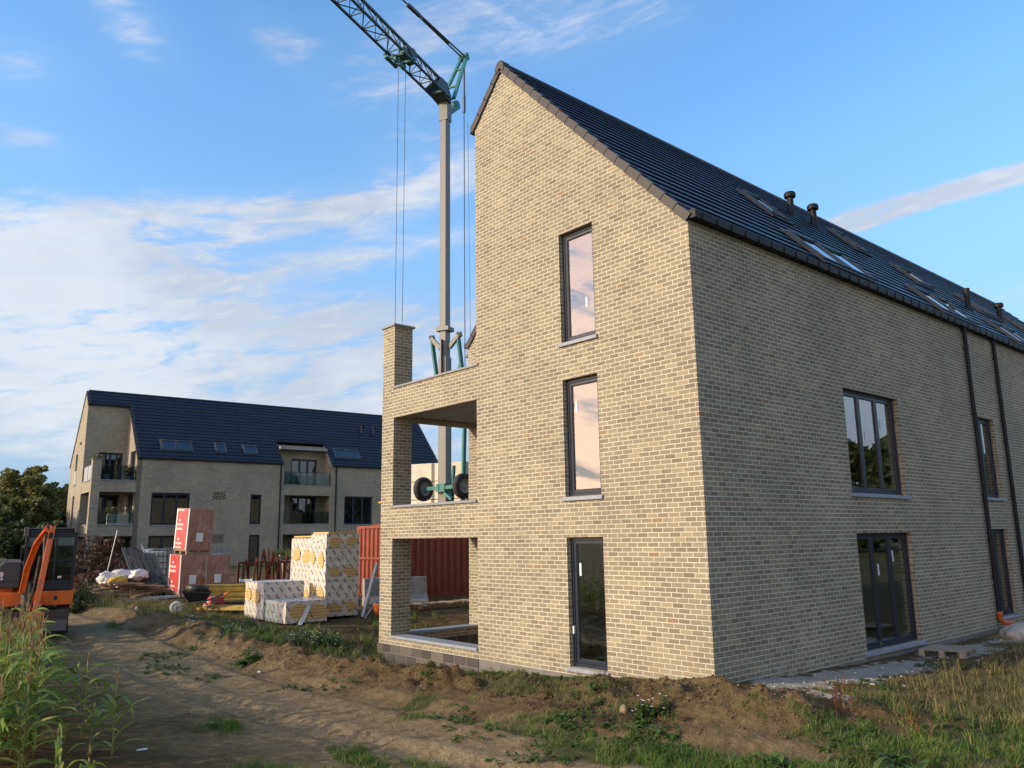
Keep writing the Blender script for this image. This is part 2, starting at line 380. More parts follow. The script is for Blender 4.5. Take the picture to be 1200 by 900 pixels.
BANK = [(-22, -3.9, .02), (-17, -3.6, .10), (-12.0, -3.2, .25), (-9, -2.7, .22), (-6.3, -2.25, .15), (-4.6, -1.9, .08)]
MOUND = [(-4.4, -1.45, .04), (-3.0, -1.3, .05), (-1.9, -1.2, .05), (-.9, -1.1, .10), (-.2, -1.0, .20), (.7, -.85, .34), (1.5, -.35, .25), (1.9, .3, .08)]
def gz(x, y):
    x = np.atleast_1d(np.asarray(x, float)); y = np.atleast_1d(np.asarray(y, float))
    xc = np.clip(x, -62, 32) / 10; yc = np.clip(y, -32, 52) / 10
    z = np.zeros_like(x); n = len(_c)
    for i in range(n): z += _w[i] * _tps((xc - _c[i, 0] / 10) ** 2 + (yc - _c[i, 1] / 10) ** 2)
    z += _w[n] + _w[n + 1] * xc + _w[n + 2] * yc
    near = np.exp(-((x + 3) ** 2 / 600 + (y + 1) ** 2 / 300))
    rough = fbm(x, y, 1.1, 3)
    for pts, w in ((BANK, .55), (MOUND, .62)):
        d, a = seg_dist(x, y, pts)
        wob = .75 + .5 * vnoise(x, y, .8, 40)
        r = np.exp(-(d / (w * wob)) ** 2)
        lump = fbm(x, y, .42, 9, 5) - .45
        ridge = 1 - np.abs(2 * vnoise(x, y, .33, 55) - 1)
        z += a * r * .92 + r * lump * .50 + r * (fbm(x, y, .2, 77, 3) - .43) * .16 + r * (ridge - .5) * .06
    z += (rough - .47) * .06 * near; z += (fbm(x, y, .34, 61, 4) - .45) * .03 * near
    z += (vnoise(x, y, .16, 5) - .5) * .02 * near
    # wheel ruts of the dirt track, running along the gable and bending towards the right
    for off in (0, 1.7):
        d, a = seg_dist(x, y, [(-26, -6.6 + off, 1), (-12, -5.6 + off, 1), (-5, -4.9 + off, 1), (0, -4.1 + off * .9, 1), (4, -2.2 + off * .8, .8), (9, 1 + off, .3)])
        s_ = x * .97 + y * .24; lug = np.sin(s_ * 2 * np.pi / .24 + np.sin((y * .97 - x * .24) * 5) * 1.2); z += .016 * lug * np.exp(-(d / .2) ** 4) * np.clip(vnoise(x, y, .9, 88) * 2.2 - .7, 0, 1)
        z -= .06 * np.exp(-(d / .24) ** 4) * (.4 + vnoise(x, y, 1.3, 8)) - .02 * np.exp(-((d - .42) / .15) ** 2)
    far = np.hypot(x + 10, y - 5)
    z += np.clip((far - 90) / 300, 0, 1) * 1.5 * (vnoise(x, y, 90, 2) - .3)
    return z
def gz1(x, y): return float(gz(x, y)[0])

def ground_material():
    m, nt, p, out = new_mat('site ground')
    tc = nt.new('ShaderNodeTexCoord'); ob = tc.outputs['Object']
    at = nt.new('ShaderNodeVertexColor', layer_name='Cover'); sep = nt.new('ShaderNodeSeparateColor'); nt.l.new(at.outputs[0], sep.inputs[0])
    n1 = nt.noise(ob, .9, 6, .65); n2 = nt.noise(ob, 7, 6, .7); n3 = nt.noise(ob, 45, 4, .7); n4 = nt.noise(ob, .25, 4, .6)
    soil = nt.ramp(n1, [(.28, (.088, .061, .029)), (.5, (.138, .099, .049)), (.72, (.195, .147, .08))])
    soil = nt.mix(1.0, soil, nt.ramp(n2, [(.3, (.55, .53, .50)), (.68, (1.35, 1.32, 1.25))]), 'MULTIPLY')
    soil = nt.mix(nt.math('MULTIPLY', nt.smooth(n3, .6, .72), .5), soil, (.29, .24, .165, 1))
    # packed dry track
    track = nt.mix(nt.smooth(n2, .35, .7), (.25, .197, .118, 1), (.37, .30, .195, 1))
    soil = nt.mix(nt.math('MULTIPLY', sep.outputs[2], nt.smooth(n1, .2, .52)), soil, track)
    soil = nt.mix(1.0, soil, (.95, .90, .77, 1), 'MULTIPLY'); gr = nt.mix(nt.smooth(n2, .35, .65), (.045, .06, .02, 1), (.11, .10, .042, 1))
    gr = nt.mix(nt.math('MULTIPLY', nt.smooth(n4, .5, .62), .6), gr, (.17, .14, .06, 1))
    gm = nt.smooth(nt.math('ADD', sep.outputs[0], nt.math('MULTIPLY_ADD', n2, .7, -.35)), .38, .62)
    c = nt.mix(gm, soil, gr)
    sand = nt.mix(nt.smooth(n2, .3, .7), (.36, .32, .25, 1), (.52, .48, .40, 1))
    sm = nt.smooth(nt.math('ADD', sep.outputs[1], nt.math('MULTIPLY_ADD', nt.noise(ob, 3.2, 7, .72), 1.9, -.95)), .40, .56)
    c = nt.mix(sm, c, sand)
    nt.put(p.inputs['Base Color'], c); p.inputs['Roughness'].default_value = .95; p.inputs['Specular IOR Level'].default_value = .15
    b = nt.new('ShaderNodeBump'); b.inputs['Strength'].default_value = 1.0; b.inputs['Distance'].default_value = .08
    n5 = nt.noise(ob, 19, 5, .7); nt.put(b.inputs['Height'], nt.math('ADD', nt.math('ADD', n2, nt.math('MULTIPLY', n5, .5)), nt.math('MULTIPLY', n3, .3))); nt.l.new(b.outputs[0], p.inputs['Normal'])
    return m

# grass patches: x, y, rx, ry, blades, height, dry(0..1)
def ellip(x, y, e): return np.exp(-(((x - e[0]) / e[2]) ** 2 + ((y - e[1]) / e[3]) ** 2))
GP = [(-4.4, -5.6, .38, .22, 900, .13, .05), (-1.7, -5.0, .55, .22, 1300, .12, .05), (-.8, -4.6, .5, .2, 700, .10, .1), (-1.9, -6.1, .4, .25, 900, .13, .05), (-.9, -5.75, .5, .25, 1300, .14, .05),
      (-3.0, -3.3, .35, .3, 260, .10, .1), (-3.6, -2.8, .3, .3, 260, .10, .2), (-1.0, -2.6, .7, .5, 900, .12, .15), (.3, -2.9, .8, .35, 1200, .12, .1), (1.5, -2.6, .8, .4, 2600, .16, .05), (2.4, -2.2, .7, .45, 2400, .17, .05), (3.2, -1.5, .7, .4, 1900, .14, .15),
      (2.8, -.7, 1.0, .6, 5200, .14, .1), (4.0, .2, .9, .9, 6200, .16, .12), (2.9, 1.5, .9, .8, 1800, .17, .5), (3.9, 2.2, .8, .9, 2600, .2, .75), (5.2, 2.2, .8, .9, 3000, .19, .3), (4.4, 3.8, .9, .9, 2200, .22, .6), (2.6, 4.0, 1.0, 1.5, 3000, .20, .65), (4.0, 6.5, 1.5, 2.5, 3800, .24, .75), (2.2, 8.6, 1.0, 2.0, 1800, .26, .8), (4.6, -.9, .5, .4, 900, .12, .15), (5.4, .2, .8, .7, 2600, .17, .15), (2.0, .9, .5, .5, 900, .18, .3),
      (-3.0, -1.25, 1.0, .45, 1900, .09, .45), (-1.4, -1.2, 1.0, .5, 1700, .09, .55), (-.3, -1.6, .7, .45, 500, .12, .4), (-5.0, -.6, .5, .2, 240, .10, .1), (-4.3, -.35, .5, .15, 260, .14, .1), (-2.6, -.35, .25, .12, 200, .14, .1),
      (-10.2, -1.3, 1.3, .9, 2600, .22, .3), (-12.0, -2.0, 1.3, .7, 2600, .16, .05), (-10.5, -2.4, 1.2, .5, 1400, .14, .1), (-9.9, .8, .8, 1.3, 1500, .25, .2), (-11.5, 1.8, 1.0, 1.0, 900, .2, .3), (-14.5, -2.2, 1.6, .7, 1800, .14, .35), (-17.0, -2.6, 1.6, .8, 1800, .15, .4), (-19.2, -3.0, 1.8, .8, 2600, .15, .4), (-22, -4.2, 2.0, .8, 1600, .2, .5),
      (-15, -1.2, 3, .6, 900, .18, .3), (-12.5, 5.0, 1.2, 1.2, 400, .14, .3), (-17, -3.3, 1.5, .4, 500, .3, .4), (-14.4, -4.3, .7, .4, 300, .18, .3), (-9.0, -3.5, .25, .2, 110, .12, .1)]
def build_ground():
    def axis(lo, hi, a, b, step, g=1.22):
        c = list(np.arange(a, b + 1e-6, step)); s = step; x = a
        L = []
        while x > lo: s *= g; x -= s; L.append(x)
        s = step; x = b; Rr = []
        while x < hi: s *= g; x += s; Rr.append(x)
        return np.array(L[::-1] + c + Rr)
    X = axis(-900, 900, -14, 5, .048); Y = axis(-900, 900, -8.5, 4, .048)
    gx, gy = np.meshgrid(X, Y); x = gx.ravel(); y = gy.ravel(); z = gz(x, y)
    nx, ny = len(X), len(Y)
    i = np.arange(nx * ny).reshape(ny, nx); q = np.stack([i[:-1, :-1], i[:-1, 1:], i[1:, 1:], i[1:, :-1]], -1).reshape(-1, 4)
    me = bpy.data.meshes.new('ground'); me.vertices.add(len(x)); me.vertices.foreach_set('co', np.stack([x, y, z], 1).ravel())
    me.loops.add(q.size); me.loops.foreach_set('vertex_index', q.ravel().astype(np.int32)); me.polygons.add(len(q))
    me.polygons.foreach_set('loop_start', np.arange(0, q.size, 4, dtype=np.int32)); me.polygons.foreach_set('use_smooth', np.ones(len(q), bool))
    me.update(calc_edges=True); me.validate()
    # cover masks: red = grass, green = spilled sand and mortar, blue = packed track
    g = np.zeros_like(x)
    for e in GP: g = np.maximum(g, ellip(x, y, (e[0], e[1], e[2] * 1.1, e[3] * 1.1)) * min(1, e[4] / (e[2] * e[3]) / 3200 + .05))
    far = np.clip((np.hypot(x + 8, y - 2) - 24) / 14, 0, 1); g = np.maximum(g, far * .9)
    g = np.maximum(g, np.clip((x - 2.2) / 2, 0, 1) * np.clip((y + .9) / 1.5, 0, 1) * .55)
    g = np.maximum(g, np.clip((-y - 7.5) / 2, 0, 1) * .55)
    s = np.zeros_like(x)
    for e in ((.45, 1.3, .55, 1.0), (.7, 2.6, .6, .9), (.75, 4.2, .6, 1.5), (.6, 7.4, .6, 1.4), (.9, 10.6, .9, 1.2), (.4, 13, .6, 1.5), (1.5, .6, .35, .5), (-13.3, -2.85, .8, .22), (-15.2, -2.3, .6, .15), (-9.2, -.45, .6, .12), (-4.3, -.35, .7, .12)): s = np.maximum(s, ellip(x, y, e))
    d, a = seg_dist(x, y, [(-26, -5.8, 1), (-12, -5.0, 1), (-5, -4.6, 1), (0, -4.0, 1), (4, -2.0, 1), (9, 1.5, 1)]); t = np.exp(-(d / 1.7) ** 2)
    ca = me.color_attributes.new('Cover', 'FLOAT_COLOR', 'POINT'); ca.data.foreach_set('color', np.stack([g, s, t, np.ones_like(x)], 1).ravel())
    me.materials.append(ground_material())
    o = bpy.data.objects.new('ground', me); COL.objects.link(o); return tag(o, kind='structure')
build_ground()

# ---------------------------------------------------------------- house kit
TA = 1.0727; ANG = math.atan(TA); CA, SA = math.cos(ANG), math.sin(ANG)
EZ, W = 7.28, 9.36; RX = -W / 2; RZ = EZ + W / 2 * TA      # brick eaves height, gable width, ridge
def clip_poly(P, hp):
    a, b, c = hp; out = []
    for i in range(len(P)):
        p, q = P[i], P[(i + 1) % len(P)]; dp = a * p[0] + b * p[1] - c; dq = a * q[0] + b * q[1] - c
        if dp <= 1e-9: out.append(p)
        if (dp < -1e-9 and dq > 1e-9) or (dp > 1e-9 and dq < -1e-9):
            t = dp / (dp - dq); out.append((p[0] + t * (q[0] - p[0]), p[1] + t * (q[1] - p[1])))
    return out
def panel(mb, axis, pos, thick, us, vs, solid, clips=(), mi=0, mi_in=1, out=-1):
    """wall sheet with openings: front, back and every reveal. out = sign of the outward normal on that axis"""
    def P(u, v, d):
        k = pos - out * d
        return (u, k, v) if axis == 'y' else (k, u, v)
    nrm = (0, out, 0) if axis == 'y' else (out, 0, 0)
    us = sorted(set(us)); vs = sorted(set(vs)); edges = {}; polys = []
    for i in range(len(us) - 1):
        for j in range(len(vs) - 1):
            if not solid((us[i] + us[i + 1]) / 2, (vs[j] + vs[j + 1]) / 2): continue
            poly = [(us[i], vs[j]), (us[i + 1], vs[j]), (us[i + 1], vs[j + 1]), (us[i], vs[j + 1])]
            for c in clips: poly = clip_poly(poly, c) if poly else poly
            if len(poly) < 3: continue
            polys.append(poly)
            for k in range(len(poly)):
                a, b = poly[k], poly[(k + 1) % len(poly)]; ka = (round(a[0], 4), round(a[1], 4)); kb = (round(b[0], 4), round(b[1], 4))
                if ka == kb: continue
                edges.setdefault(frozenset((ka, kb)), []).append((a, b))
    for p in polys:
        mb.poly([P(u, v, 0) for u, v in p], mi, nrm); mb.poly([P(u, v, thick) for u, v in p], mi_in, tuple(-c for c in nrm))
    for e in edges.values():
        if len(e) == 1:
            a, b = e[0]; mb.poly([P(a[0], a[1], 0), P(a[0], a[1], thick), P(b[0], b[1], thick), P(b[0], b[1], 0)], mi)
def inrect(u, v, rs): return any(r[0] < u < r[1] and r[2] < v < r[3] for r in rs)

def window(parent, face, u, z, w, h, div=1, depth=.10, sill=True, glass='glass', stickers=(), label=None, ext=.05, curtain=None, name='window'):
    """a framed window; face 'y' looks along -Y, face 'x' looks along +X. local x runs along the wall, local -y outwards"""
    mb = MB(); f = .055
    def rect(x0, x1, z0, z1, b, y0, y1):
        mb.box(x0, x0 + b, y0, y1, z0, z1); mb.box(x1 - b, x1, y0, y1, z0, z1)
        mb.box(x0 + b, x1 - b, y0, y1, z0, z0 + b); mb.box(x0 + b, x1 - b, y0, y1, z1 - b, z1)
    rect(0, w, 0, h, f, depth, depth + .08)
    xs = [f + (w - 2 * f) * k / div for k in range(div + 1)]
    gm = MB()
    for k in range(div):
        a, b = xs[k] + .006, xs[k + 1] - .006
        rect(a, b, f + .004, h - f - .004, .058, depth + .014, depth + .07)
        rect(a + .058, b - .058, f + .062, h - f - .062, .012, depth + .028, depth + .06)
        gm.box(a + .066, b - .066, depth + .04, depth + .046, f + .07, h - f - .07)
    o = mb.build(name, 'frame', parent, bevel=.004)
    if face == 'y': o.location = (u, 0 if isinstance(face, str) else 0, z)
    if label: o['label'] = label
    gm.build('pane', glass, o)
    if sill:
        s = MB(); s.box(-ext, w + ext, -.05, depth + .01, -.075, -.008); s.build('sill', 'sill', o, bevel=.006)
    for (sx, sz, sw, sh) in stickers:
        s = MB(); s.box(sx, sx + sw, depth + .034, depth + .0385, sz, sz + sh); s.build('sticker', 'sticker', o)
    if curtain:
        s = MB(); n = 40; x0, x1 = curtain; pts = [(x0 + (x1 - x0) * i / n, depth + .22 + .03 * math.sin(i * 1.7)) for i in range(n + 1)]
        for a, b in zip(pts[:-1], pts[1:]): s.poly([(a[0], a[1], .1), (b[0], b[1], .1), (b[0], b[1], h - .1), (a[0], a[1], h - .1)])
        s.build('curtain', 'curtain', o)
    if face == 'x': o.rotation_euler = (0, 0, R(90)); o.location = (0, u, z)
    return o
def rp(s, y, h, side=1, x0=.0, z0=EZ):   # point on a roof slope: s up the slope from the eaves, h above the brick line
    x = x0 - s * CA + h * SA
    if side < 0: x = -W - x
    return (x, y, z0 + s * SA + h * CA)
SL = (W / 2) / CA
def roof_tiles(mb, y0, y1, s0, s1, side=1, n=19):
    st = SL / n
    k0 = int(round(s0 / st)); k1 = int(round(s1 / st))
    for k in range(k0, k1):
        a, b = k * st, (k + 1) * st
        A = rp(a - .025, y0, .092, side); B = rp(a - .025, y1, .092, side); C = rp(b, y1, .056, side); D = rp(b, y0, .056, side)
        mb.poly([A, B, C, D], 0, (side, 0, 1)); A2 = rp(a - .02, y0, .050, side); B2 = rp(a - .02, y1, .050, side)
        mb.poly([A, A2, B2, B], 0, (side, 0, -.5))
        mb.poly([A, D, rp(b, y0, 0, side), rp(a, y0, 0, side)], 0, (0, -1, 0)); mb.poly([B, C, rp(b, y1, 0, side), rp(a, y1, 0, side)], 0, (0, 1, 0))
    e = k0 * st; mb.poly([rp(e, y0, .0, side), rp(e, y1, .0, side), rp(e - .02, y1, .1, side), rp(e - .02, y0, .1, side)], 0, (side, 0, -1))
def tile_uv(co):   # slope rows numbered from the eaves
    s = (co.z - EZ) / SA / (SL / 19)
    return (co.y, s)
def verge(mb, s0, s1, side, y, n=19):
    st = SL / n; k0 = int(round(s0 / st)); k1 = int(round(s1 / st))
    for k in range(k0, k1):
        a, b = k * st, (k + 1) * st - .012
        g0, g1 = .100, .080
        p = [rp(a - .03, y - .045, -.055, side), rp(b, y - .045, -.07, side), rp(b, y - .045, g1, side), rp(a - .03, y - .045, g0, side)]
        q = [(c[0], y + .16, c[2]) for c in p]
        mb.add(p + q, [(0, 1, 2, 3), (7, 6, 5, 4), (0, 4, 5, 1), (1, 5, 6, 2), (2, 6, 7, 3), (3, 7, 4, 0)])
def gutter(parent, y0, y1, s=0, side=1):
    x, y, z = rp(s, 0, 0, side); mb = MB()
    sg = side
    prof = [(x + .01 * sg, z - .02), (x + .15 * sg, z - .02), (x + .16 * sg, z + .105), (x + .145 * sg, z + .105), (x + .135 * sg, z + .0), (x + .01 * sg, z + .0)]
    mb.prism([(p[0], p[1]) for p in prof], y0, y1, 'y'); b = mb; yy = y0 + .2
    while yy < y1: b.box(x + .005 * sg, x + .168 * sg, yy, yy + .025, z - .028, z + .112); yy += .42
    b.box(x + .005 * sg, x + .165 * sg, y0 - .012, y0, z - .025, z + .12); b.box(x + .005 * sg, x + .165 * sg, y1, y1 + .012, z - .025, z + .12)
    return mb.build('gutter', 'gutter', parent)
def downpipe(parent, y, z1=EZ, z0=0.0, x=.075, elbow=False):
    mb = MB(); mb.cyl((x, y, z0), (x, y, z1), .05, n=14)
    for z in (z0 + .9, z0 + 2.9, z0 + 4.9, z0 + 6.6): mb.cyl((x, y, z), (x, y, z + .04), .057, n=14); mb.box(0, x, y - .012, y + .012, z, z + .04)
    o = mb.build('downpipe', 'gutter', parent, smooth=False)
    if elbow:
        e = MB(); e.tube([(x, y, z0 + .12), (x, y, z0 - .02), (x + .05, y + .05, z0 - .12), (x + .3, y + .3, z0 - .17)], [.062, .062, .06, .06], 14)
        e.cyl((x, y, z0 + .02), (x, y, z0 + .13), .068, n=14); e.build('drain_elbow', 'pvc_orange', o, smooth=True)
    return o
def skylight(parent, y0, w, s0, l, side=1, n=1, glass='glass', gap=.12):
    for k in range(n):
        ya = y0 + k * (w + gap); mb = MB()
        def bx(ya_, yb_, sa, sb, h0, h1):
            p = [rp(sa, ya_, h0, side), rp(sa, yb_, h0, side), rp(sb, yb_, h0, side), rp(sb, ya_, h0, side), rp(sa, ya_, h1, side), rp(sa, yb_, h1, side), rp(sb, yb_, h1, side), rp(sb, ya_, h1, side)]
            mb.hexa(p)
        b = .075
        bx(ya, ya + b, s0, s0 + l, .06, .175); bx(ya + w - b, ya + w, s0, s0 + l, .06, .175)
        bx(ya + b, ya + w - b, s0, s0 + b, .06, .165); bx(ya + b, ya + w - b, s0 + l - b * 1.5, s0 + l, .06, .19)
        bx(ya - .07, ya + w + .07, s0 - .12, s0, .09, .125); bx(ya - .07, ya, s0, s0 + l + .1, .09, .135); bx(ya + w, ya + w + .07, s0, s0 + l + .1, .09, .135)
        o = mb.build('skylight', 'greypanel', parent)
        g = MB(); g.poly([rp(s0 + b, ya + b, .15, side), rp(s0 + b, ya + w - b, .15, side), rp(s0 + l - b, ya + w - b, .15, side), rp(s0 + l - b, ya + b, .15, side)])
        g.build('pane', 'skyglass', o)
        c = MB(); c.poly([rp(s0 + b, ya + b, .05, side), rp(s0 + b, ya + w - b, .05, side), rp(s0 + l - b, ya + w - b, .05, side), rp(s0 + l - b, ya + b, .05, side)])
        c.build('blind', 'frost', o)
def roof_vent(parent, x, y, top, cap=True, r=.09):
    z = EZ - x * TA if x > RX else EZ + (W + x) * TA
    mb = MB(); mb.cyl((x, y, z - .1), (x, y, top - (.16 if cap else 0)), r, n=16); mb.cyl((x, y, z - .05), (x, y, z + .16), r * 1.5, r * 1.08, 16)
    o = mb.build('roof_vent', 'gutter', parent, smooth=False)
    c = MB()
    if cap: c.lathe([(r * .9, top - .18), (r * 1.75, top - .15), (r * 1.85, top - .05), (r * 1.5, top), (0, top + .01)], (x, y, 0), n=18)
    else: c.lathe([(r * 1.12, top - .12), (r * 1.12, top), (0, top + .005)], (x, y, 0), n=16)
    c.build('vent_cap', 'gutter', o); return o
M['skyglass'] = glass_mat('roof window glass', (.25, .3, .33), ior=2.3, rough=.02)
CLIP_R = (TA, 1, EZ); CLIP_L = (-TA, 1, EZ + W * TA)

# ================================================================= the house at the front
def front_house():
    B = thing('apartment_building', 'large light brown brick house in front, with steep dark roof and open corner terraces', 'building')
    L = 30.0; NX = -5.62; PX = -8.84; D2 = 2.68
    ops = [(PX, NX, -.07, 2.16), (PX, NX, 2.87, 5.03), (PX, NX, 5.75, 20)]
    wins = [(-3.03, -2.14, -.09, 2.135), (-3.03, -2.14, 2.86, 5.03), (-3.03, -2.14, 5.74, 7.905)]
    wb = MB()
    us = [-W, PX, NX, -3.03, -2.14, 0]; vs = [-.22, -.09, -.07, 2.135, 2.16, 2.86, 2.87, 5.03, 5.74, 5.75, 7.33, 7.905, 13]
    def solid(u, v):
        if u < PX: return v < 7.33
        return not inrect(u, v, ops + wins)
    panel(wb, 'y', 0, .35, us, vs, solid, (CLIP_R, (CLIP_L[0], CLIP_L[1], CLIP_L[2] + .06)), 0, 1)
    # deeper corner pillar and terrace side (outer face at x = -W)
    panel(wb, 'x', -W, .35, [.35, .52, D2], [-.22, -.07, 2.16, 2.87, 5.03, 5.75, 7.33],
          lambda u, v: (u < .52) or not (-.07 < v < 2.16 or 2.87 < v < 5.03 or v > 5.75), (), 0, 0, out=-1)
    wb.box(-W + .35, PX, .351, .52, -.22, 7.33)      # rest of the pillar
    # back wall of the terrace, full width of the house behind it
    doors = [(-8.1, -6.1, -.07, 2.16), (-8.1, -6.1, 2.87, 5.03), (-8.1, -6.1, 5.77, 7.95)]
    panel(wb, 'y', D2, .33, [-W, -8.1, -6.1, NX], [-1.0, -.07, 2.16, 2.87, 5.03, 5.77, 7.95, 13], lambda u, v: not inrect(u, v, doors), (CLIP_L,), 0, 1)
    # gable block's wall that closes the terrace on the right, outer face x = NX looking left
    panel(wb, 'x', NX, .3, [.35, D2 + .001], [-.22, 13], lambda u, v: True, ((0, 1, RZ - .98 * TA),), 0, 1, out=-1)
    # long facade
    LW = [(4.79, 7.20, -.05, 2.13), (4.79, 7.20, 2.9, 4.98), (11.6, 12.93, .08, 2.18), (11.6, 12.93, 2.96, 5.0)]
    for y in (17.6, 24.2): LW += [(y, y + 2.4, -.02, 2.13), (y, y + 2.4, 2.9, 4.98)]
    panel(wb, 'x', 0, .35, [.35] + [a for w in LW for a in w[:2]] + [L], [-.16] + [a for w in LW for a in w[2:]] + [EZ], lambda u, v: not inrect(u, v, LW), (), 0, 1, out=1)
    panel(wb, 'x', -W, .35, [D2 + .33, L], [-.2, EZ], lambda u, v: True, (), 0, 1, out=-1)
    panel(wb, 'y', L, .35, [-W + .35, -.35], [-.2, 13], lambda u, v: True, (CLIP_R, CLIP_L), 0, 1, out=1)
    wb.build('wall', ['brick', 'plaster'], B, recalc=False)
    # plinth
    pb = MB()
    pb.box(-W - .03, NX + .02, -.02, .35, -1.3, -.219); pb.box(-W - .03, -W + .35, .35, D2 + .3, -1.3, -.219)
    pb.build('base_wall', 'block', B)
    p3 = MB(); p3.box(NX + .02, -.01, -.004, .34, -1.3, -.221); p3.box(-.3, .006, .34, L, -1.3, -.161); p3.box(-W, -W + .3, D2 + .34, L, -1.3, -.2)
    p3.box(-W + .35, NX, D2 + .001, D2 + .3, -1.5, -1.0)
    p3.build('plinth', 'plinth', B)
    # floors and ceilings
    sb = MB()
    for z in (-.25, 2.66, 5.52):
        sb.box(NX + .3, -.35, .35, L - .35, z, z + .18); sb.box(-W + .35, NX + .3, D2 + .33, L - .35, z, z + .18)
    sb.box(PX - .17, NX - .001, .351, D2 - .001, 2.26, 2.6); sb.box(PX - .17, NX - .001, .351, D2 - .001, 5.13, 5.6)
    sb.build('floor_slab', 'slab', B)
    al = MB()
    for sd_ in (1, -1):
        for ya, yb, sa in ((.36, D2, 0 if sd_ > 0 else 5.7), (D2 + .34, L - .36, 0)):
            q = [rp(sa + .35, ya, -.28, sd_), rp(sa + .35, yb, -.28, sd_), rp(SL + (.0 if sd_ > 0 else .0), yb, -.28, sd_), rp(SL, ya, -.28, sd_)]
            al.hexa(q + [rp(sa + .35, ya, -.24, sd_), rp(sa + .35, yb, -.24, sd_), rp(SL, yb, -.24, sd_), rp(SL, ya, -.24, sd_)])
    al.build('attic_lining', 'plaster', B)
    ib = MB()
    for z0, z1 in ((-.07, 2.66), (2.84, 5.52)):
        ib.box(-5.0, -4.88, .35, L - .4, z0, z1); ib.box(-4.88, -.35, 3.6, 3.72, z0, z1); ib.box(-4.88, -.35, 9.2, 9.32, z0, z1); ib.box(-4.88, -.35, 15, 15.1, z0, z1); ib.box(-4.88, -.35, 22, 22.1, z0, z1)
    ib.build('partition_wall', 'plaster', B)
    # copings and terrace sills
    c = MB(); c.box(PX - .02, NX + .07, -.035, .37, 5.752, 5.80); c.build('coping', 'coping', B, bevel=.006)
    c = MB(); c.box(-W - .035, PX - .02, -.02, D2, 5.7521, 5.7523) if False else c.box(-W - .035, -W + .37, .54, D2 - .002, 5.752, 5.80); c.build('coping', 'coping', B, bevel=.006)
    c = MB(); c.box(-W - .05, PX + .05, -.05, .57, 7.332, 7.385); c.build('coping', 'coping', B, bevel=.006)
    for z, e in ((-.07, .0), (2.87, .0)):
        c = MB(); c.box(PX + .002, NX - .002, -.045, .36, z + .003, z + .058); c.box(PX - .03, PX + .002, -.045, -.002, z + .003, z + .058); c.build('sill', 'sill' if z < 0 else 'coping', B, bevel=.005)
        c = MB(); c.box(-W - .045, -W + .36, .522, D2 - .002, z + .003, z + .058); c.build('sill', 'sill' if z < 0 else 'coping', B, bevel=.005)
    # gable windows
    st = [[(.17, 1.55, .045, .22)], [(.19, 1.55, .05, .2)], [(.54, .62, .045, .19)]]
    for i, (w0, w1, z0, z1) in enumerate(wins):
        o = window(B, 'y', w0, z0, w1 - w0, z1 - z0, 1, stickers=st[i])
        if i == 0: h = MB(); h.box(.03, .055, .06, .1, .55, .68); h.build('handle', 'sticker', o)
    for (w0, w1, z0, z1) in doors:
        window(B, 'y', w0, z0, w1 - w0, z1 - z0, 2, sill=False, name='terrace_door').location = (w0, D2, z0)
    sts = {0: [(1.03, 1.35, .05, .22), (1.72, 1.6, .05, .22)], 1: [(.16, 1.35, .05, .16), (1.05, 1.1, .05, .2), (1.78, 1.4, .05, .2)]}
    for i, (y0, y1, z0, z1) in enumerate(LW): window(B, 'x', y0, z0, y1 - y0, z1 - z0, 3 if y1 - y0 > 2 else 2, stickers=sts.get(i, ()), ext=.1)
    # roof
    rb = MB(); roof_tiles(rb, -.02, L, 0, SL, 1); st_ = SL / 19
    sN = (W + NX) / CA
    kN = round(sN / st_) * st_
    roof_tiles(rb, -.02, D2 - .03, kN, SL, -1); roof_tiles(rb, D2 - .03, L, 0, SL, -1)
    rb.cyl((RX, .1, RZ + .065), (RX, L, RZ + .065), .085, n=12)
    ro = rb.build('roof', 'tile', B, uv=tile_uv, recalc=False)
    for a in ((0, SL, 1, 0), (kN, SL, -1, 0), (0, kN, -1, D2)): vb = MB(); verge(vb, *a); vb.build('verge_tiles', 'verge', ro)
    x, z = RX, RZ; vb = MB()
    vb.prism([(x - .13, z - .13), (x, z - .02), (x + .13, z - .13), (x + .15, z + .0), (x + .06, z + .15), (x - .06, z + .15), (x - .15, z + .0)], -.06, .18, 'y')
    vb.build('ridge_end_tile', 'verge', ro)
    gutter(ro, 0.0, L, 0, 1); gutter(ro, D2, L, 0, -1)
    fb = MB(); fb.box(NX - .16, NX, -.02, D2, RZ - .98 * TA - .07, RZ - .98 * TA + .0); fb.build('fascia', 'gutter', ro)
    for (y, w, s, l, n) in ((6.5, .78, 3.35, 1.2, 1), (5.2, 1.14, .65, 1.2, 2), (12.0, .78, 4.1, 1.15, 1), (14.4, 1.1, 3.1, 1.0, 1), (11.3, 1.14, .6, 1.15, 2), (17.0, 1.1, .6, 1.2, 2), (19.3, .8, 3.0, 1.1, 2), (24, .8, 3.0, 1.1, 1)):
        skylight(ro, y, w, s, l, 1, n)
    roof_vent(ro, -3.44, 9.74, 11.72); roof_vent(ro, -3.31, 10.76, 11.58); roof_vent(ro, -1.78, 17.61, 10.0, False, .085); roof_vent(ro, -2.1, 21.6, 10.3)
    downpipe(B, 11.44, z0=.1, elbow=True); downpipe(B, 13.47, z0=.1)
    # outside lamp bracket at the back gable of the terrace
    h = MB(); h.prism([(-9.55, 7.02), (-9.38, 7.02), (-9.38, 7.24)], D2 + .05, D2 + .3, 'y'); h.build('gutter_hopper', 'greypanel', B)
    return B
front_house()

